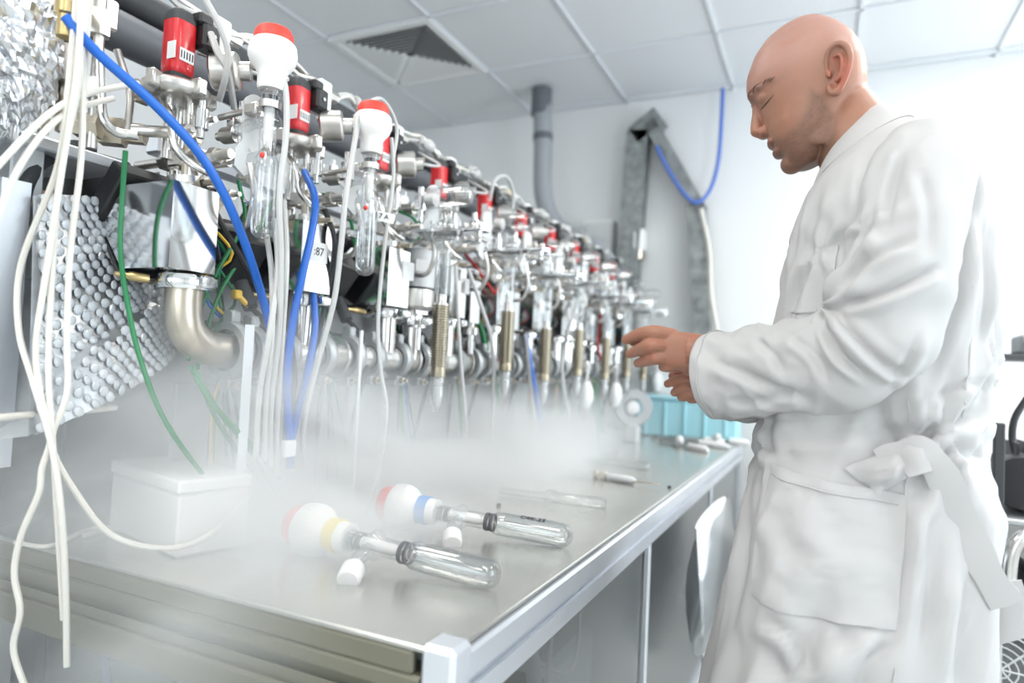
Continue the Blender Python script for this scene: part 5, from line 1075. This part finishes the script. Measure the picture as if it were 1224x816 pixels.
p = W(822, 500, Y=3.55); cr = thing('blue_crate', 'pale cyan plastic crate at the far end of the bench', 'crate', (p.x, p.y, BZ))
obj('body', MB().box((p.x, p.y, BZ + .10), (.52, .17, .20), .012), 'cyan', cr); obj('rim', MB().box((p.x, p.y, BZ + .205), (.545, .19, .022), .006), 'cyan', cr)
for k in range(5): obj('rib', MB().box((p.x - .2 + .1 * k, p.y - .088, BZ + .1), (.012, .01, .18), .002), 'cyan', cr)
# side bench with equipment at the far right
sb = thing('side_bench', 'white side bench behind the coat with grey worktop', 'bench', (.98, 3.1, 0))
obj('worktop', MB().box((1.02, 3.2, .90), (.95, 1.1, .03), .004), 'lgrey', sb); obj('body', MB().box((1.05, 3.25, .44), (.85, .95, .86), .006), 'white', sb)
for k in range(2): o = obj('door', MB().box((.83 + .43 * k, 2.768, .44), (.41, .018, .82), .004), 'white', sb); obj('handle', MB().cyl((.7 + .43 * k, 2.745, .7), (.7 + .43 * k, 2.745, .82), .006, n=8), 'steel', o)
p = W(1222, 427, D=2.5); sh = thing('wall_shelf', 'dark edged shelf board above the side bench', 'shelf', p)
obj('board', MB().box(p + V((.22, .10, 0)), (.62, .3, .022), .003), 'dark', sh); obj('bracket', MB().box(p + V((.4, .2, -.2)), (.03, .1, .4), .003), 'lgrey', sh); obj('support', MB().box(p + V((.4, .24, -.16)), (.05, .03, p.z - .915 - .12), .003), 'white', sh)
q = thing('grey_instrument', 'low grey instrument standing on the dark edged shelf', 'instrument', p + V((.02, .05, .011))); obj('body', MB().box(p + V((.10, .06, .05)), (.22, .16, .076), .01), 'grey', q); obj('knob', MB().cyl(p + V((.02, -.02, .05)), p + V((.02, -.045, .05)), .02), 'black', q); obj('top_case', MB().box(p + V((.14, .06, .10)), (.1, .12, .05), .01), 'lgrey', q)
def eq(px, py, D): return W(px, py, D=D)
pr = thing('equipment_rack', 'open steel rack on the floor holding dark pumps behind the coat', 'rack', V((*eq(1222, 700, 1.95).xy, 0)))
c = eq(1203, 600, 1.95); 
for dx in (-.06, .40):
    for dy in (-.2, .2): obj('post', MB().box((c.x + dx, c.y + dy, .56), (.025, .025, 1.12), .003), 'dark', pr)
for z in (.18, .52, .86): obj('shelf', MB().box((c.x + .17, c.y, z), (.5, .44, .016), .003), 'alud', pr)
def pump_(nm, lab, z, m):
    t = thing(nm, lab, 'pump', (c.x + .12, c.y, z)); obj('housing', MB().box((c.x + .12, c.y, z + .085), (.28, .26, .15), .02), m, t)
    obj('motor', MB().lathe([(0, 0), (.07, 0), (.075, .02), (.075, .16), (.06, .18), (0, .18)], (c.x - .0, c.y - .17, z + .09), (.2, .97, 0), 20), 'black', t); mb = MB()
    for k in range(7): obj('fin', MB().box((c.x + .0 + .04 * k, c.y - .02, z + .17), (.008, .2, .05), .001), m, t)
    obj('foot', MB().box((c.x + .12, c.y, z + .006), (.2, .2, .012), 0), 'black', t); return t
pump_('dark_pump', 'black finned pump on the top shelf of the steel rack', .868, 'black'); pump_('dark_pump', 'dark grey pump on the middle shelf of the steel rack', .528, 'dark'); pump_('dark_pump', 'black pump on the bottom shelf of the steel rack', .188, 'black')
cable('steel_hose', 'curved bright steel hose arching beside the rack', 'steel', [eq(1208, 735, 1.6), eq(1206, 690, 1.6), eq(1212, 655, 1.6), eq(1228, 640, 1.6), eq(1250, 660, 1.62), eq(1255, 740, 1.65)], .016, 'hose', n=14)
cable('green_hose', 'dark green hose looping low behind the coat', mat('dark_green_hose', (.01, .16, .11), .4), [eq(1186, 745, 1.7), eq(1200, 738, 1.68), eq(1216, 740, 1.66), eq(1232, 728, 1.66)], .009, 'hose')
cable('black_lead', 'black looped cable hanging over the side bench behind the coat', 'black', [eq(1228, 475, 1.9), eq(1213, 500, 1.9), eq(1210, 525, 1.9), eq(1216, 545, 1.88), eq(1228, 560, 1.88)], .010)
fg = thing('fan_guard', 'pale round wire fan guard low behind the coat hem', 'fan', eq(1196, 800, 1.55)); c0 = eq(1196, 800, 1.55); nn = (CAM - c0).normalized(); e1 = nn.cross(V((0, 0, 1))).normalized(); e2 = e1.cross(nn)
for k in range(6): obj('ring', MB().tube([c0 + (e1 * math.cos(a) + e2 * math.sin(a)) * (.018 + .016 * k) for a in [2 * PI * j / 28 for j in range(29)]], .002, 5, smooth=False), 'lgrey', fg)
for k in range(8): a = 2 * PI * k / 8; obj('spoke', MB().cyl(c0, c0 + (e1 * math.cos(a) + e2 * math.sin(a)) * .10, .0025, n=5), 'lgrey', fg)
obj('fan_body', MB().lathe([(0, -.07), (.10, -.07), (.105, -.005), (.09, -.004), (.09, -.06), (0, -.06)], c0, nn, 24), 'grey', fg)
obj('stand', MB().cyl((c0.x - nn.x * .05, c0.y - nn.y * .05, 0), (c0.x - nn.x * .05, c0.y - nn.y * .05, c0.z), .02), 'grey', fg)
tag(obj('black_bin', MB().lathe([(0, 0), (.10, 0), (.12, .42), (.125, .43), (.125, .44), (.11, .44), (.10, .03), (0, .03)], V((*eq(1240, 690, 1.75).xy, 0)), n=24), 'black'), 'black open bin on the floor beside the wire fan guard', 'bin')
# ------------------------------------------------------------------ cold fog pouring over the bench
def fog():
    m = bpy.data.materials.new('cold_fog'); m.use_nodes = True; t = m.node_tree; t.nodes.clear()
    N = t.nodes.new; Lk = t.links.new
    out = N('ShaderNodeOutputMaterial'); vs = N('ShaderNodeVolumeScatter'); Lk(vs.outputs[0], out.inputs['Volume'])
    vs.inputs['Color'].default_value = (.93, .96, .98, 1); vs.inputs['Anisotropy'].default_value = 0.1
    tc = N('ShaderNodeTexCoord'); sx = N('ShaderNodeSeparateXYZ'); Lk(tc.outputs['Object'], sx.inputs[0])
    def mrange(src, a, b, c=0, d=1):
        r = N('ShaderNodeMapRange'); r.interpolation_type = 'SMOOTHSTEP'; Lk(src, r.inputs['Value'])
        for k, q in zip(('From Min', 'From Max', 'To Min', 'To Max'), (a, b, c, d)): r.inputs[k].default_value = q
        return r.outputs[0]
    def mul(a, b):
        q = N('ShaderNodeMath'); q.operation = 'MULTIPLY'
        for i, s in enumerate((a, b)):
            if isinstance(s, float): q.inputs[i].default_value = s
            else: Lk(s, q.inputs[i])
        return q.outputs[0]
    x, y, z = sx.outputs
    nz = N('ShaderNodeTexNoise'); nz.inputs['Scale'].default_value = 3.2; nz.inputs['Detail'].default_value = 3; nz.inputs['Distortion'].default_value = .6
    mp = N('ShaderNodeMapping'); mp.inputs['Scale'].default_value = (1, .8, 1.5); Lk(tc.outputs['Object'], mp.inputs[0]); Lk(mp.outputs[0], nz.inputs['Vector'])
    d = mul(mrange(z, FZ['top'], FZ['full'], 0, 1), mrange(x, FZ['x0'], FZ['x1'], 0, 1))
    d = mul(d, mul(mrange(y, FZ['y0'], FZ['y1'], 0, 1), mrange(y, FZ['y3'], FZ['y2'], 0, 1)))
    d = mul(d, mrange(z, .66, .87, .02, 1))
    d = mul(d, mul(mrange(nz.outputs[0], .36, .66, .08, 1), FZ['A']))
    vd = N('ShaderNodeVectorMath'); vd.operation = 'DISTANCE'; vd.inputs[1].default_value = (-.98, .90, .88); ms = N('ShaderNodeMapping'); Lk(tc.outputs['Object'], ms.inputs[0])
    Lk(ms.outputs[0], vd.inputs[0]); b_ = mul(mul(mul(mrange(z, .66, .88, .18, 1), mrange(vd.outputs['Value'], .50, .05, 0, 1)), mrange(nz.outputs[0], .34, .60, .15, 1)), FZ['B'])
    sm = N('ShaderNodeMath'); sm.operation = 'ADD'; Lk(d, sm.inputs[0]); Lk(b_, sm.inputs[1]); d = sm.outputs[0]
    Lk(d, vs.inputs['Density'])
    mb = MB().box((-.94, 1.58, .99), (1.28, 2.7, .78), .06)
    o = obj('fog', mb, m); c = o.location.copy(); o.data.transform(Matrix.Translation(c)); o.location = (0, 0, 0); o['kind'] = 'stuff'; return o
FZ = dict(top=1.22, full=.90, x0=-.42, x1=-1.0, y0=.40, y1=.92, y2=1.6, y3=2.9, A=12.5, B=9.5)
tag(fog(), 'drifting white cold fog lying over the bench and spilling off its end', 'fog')
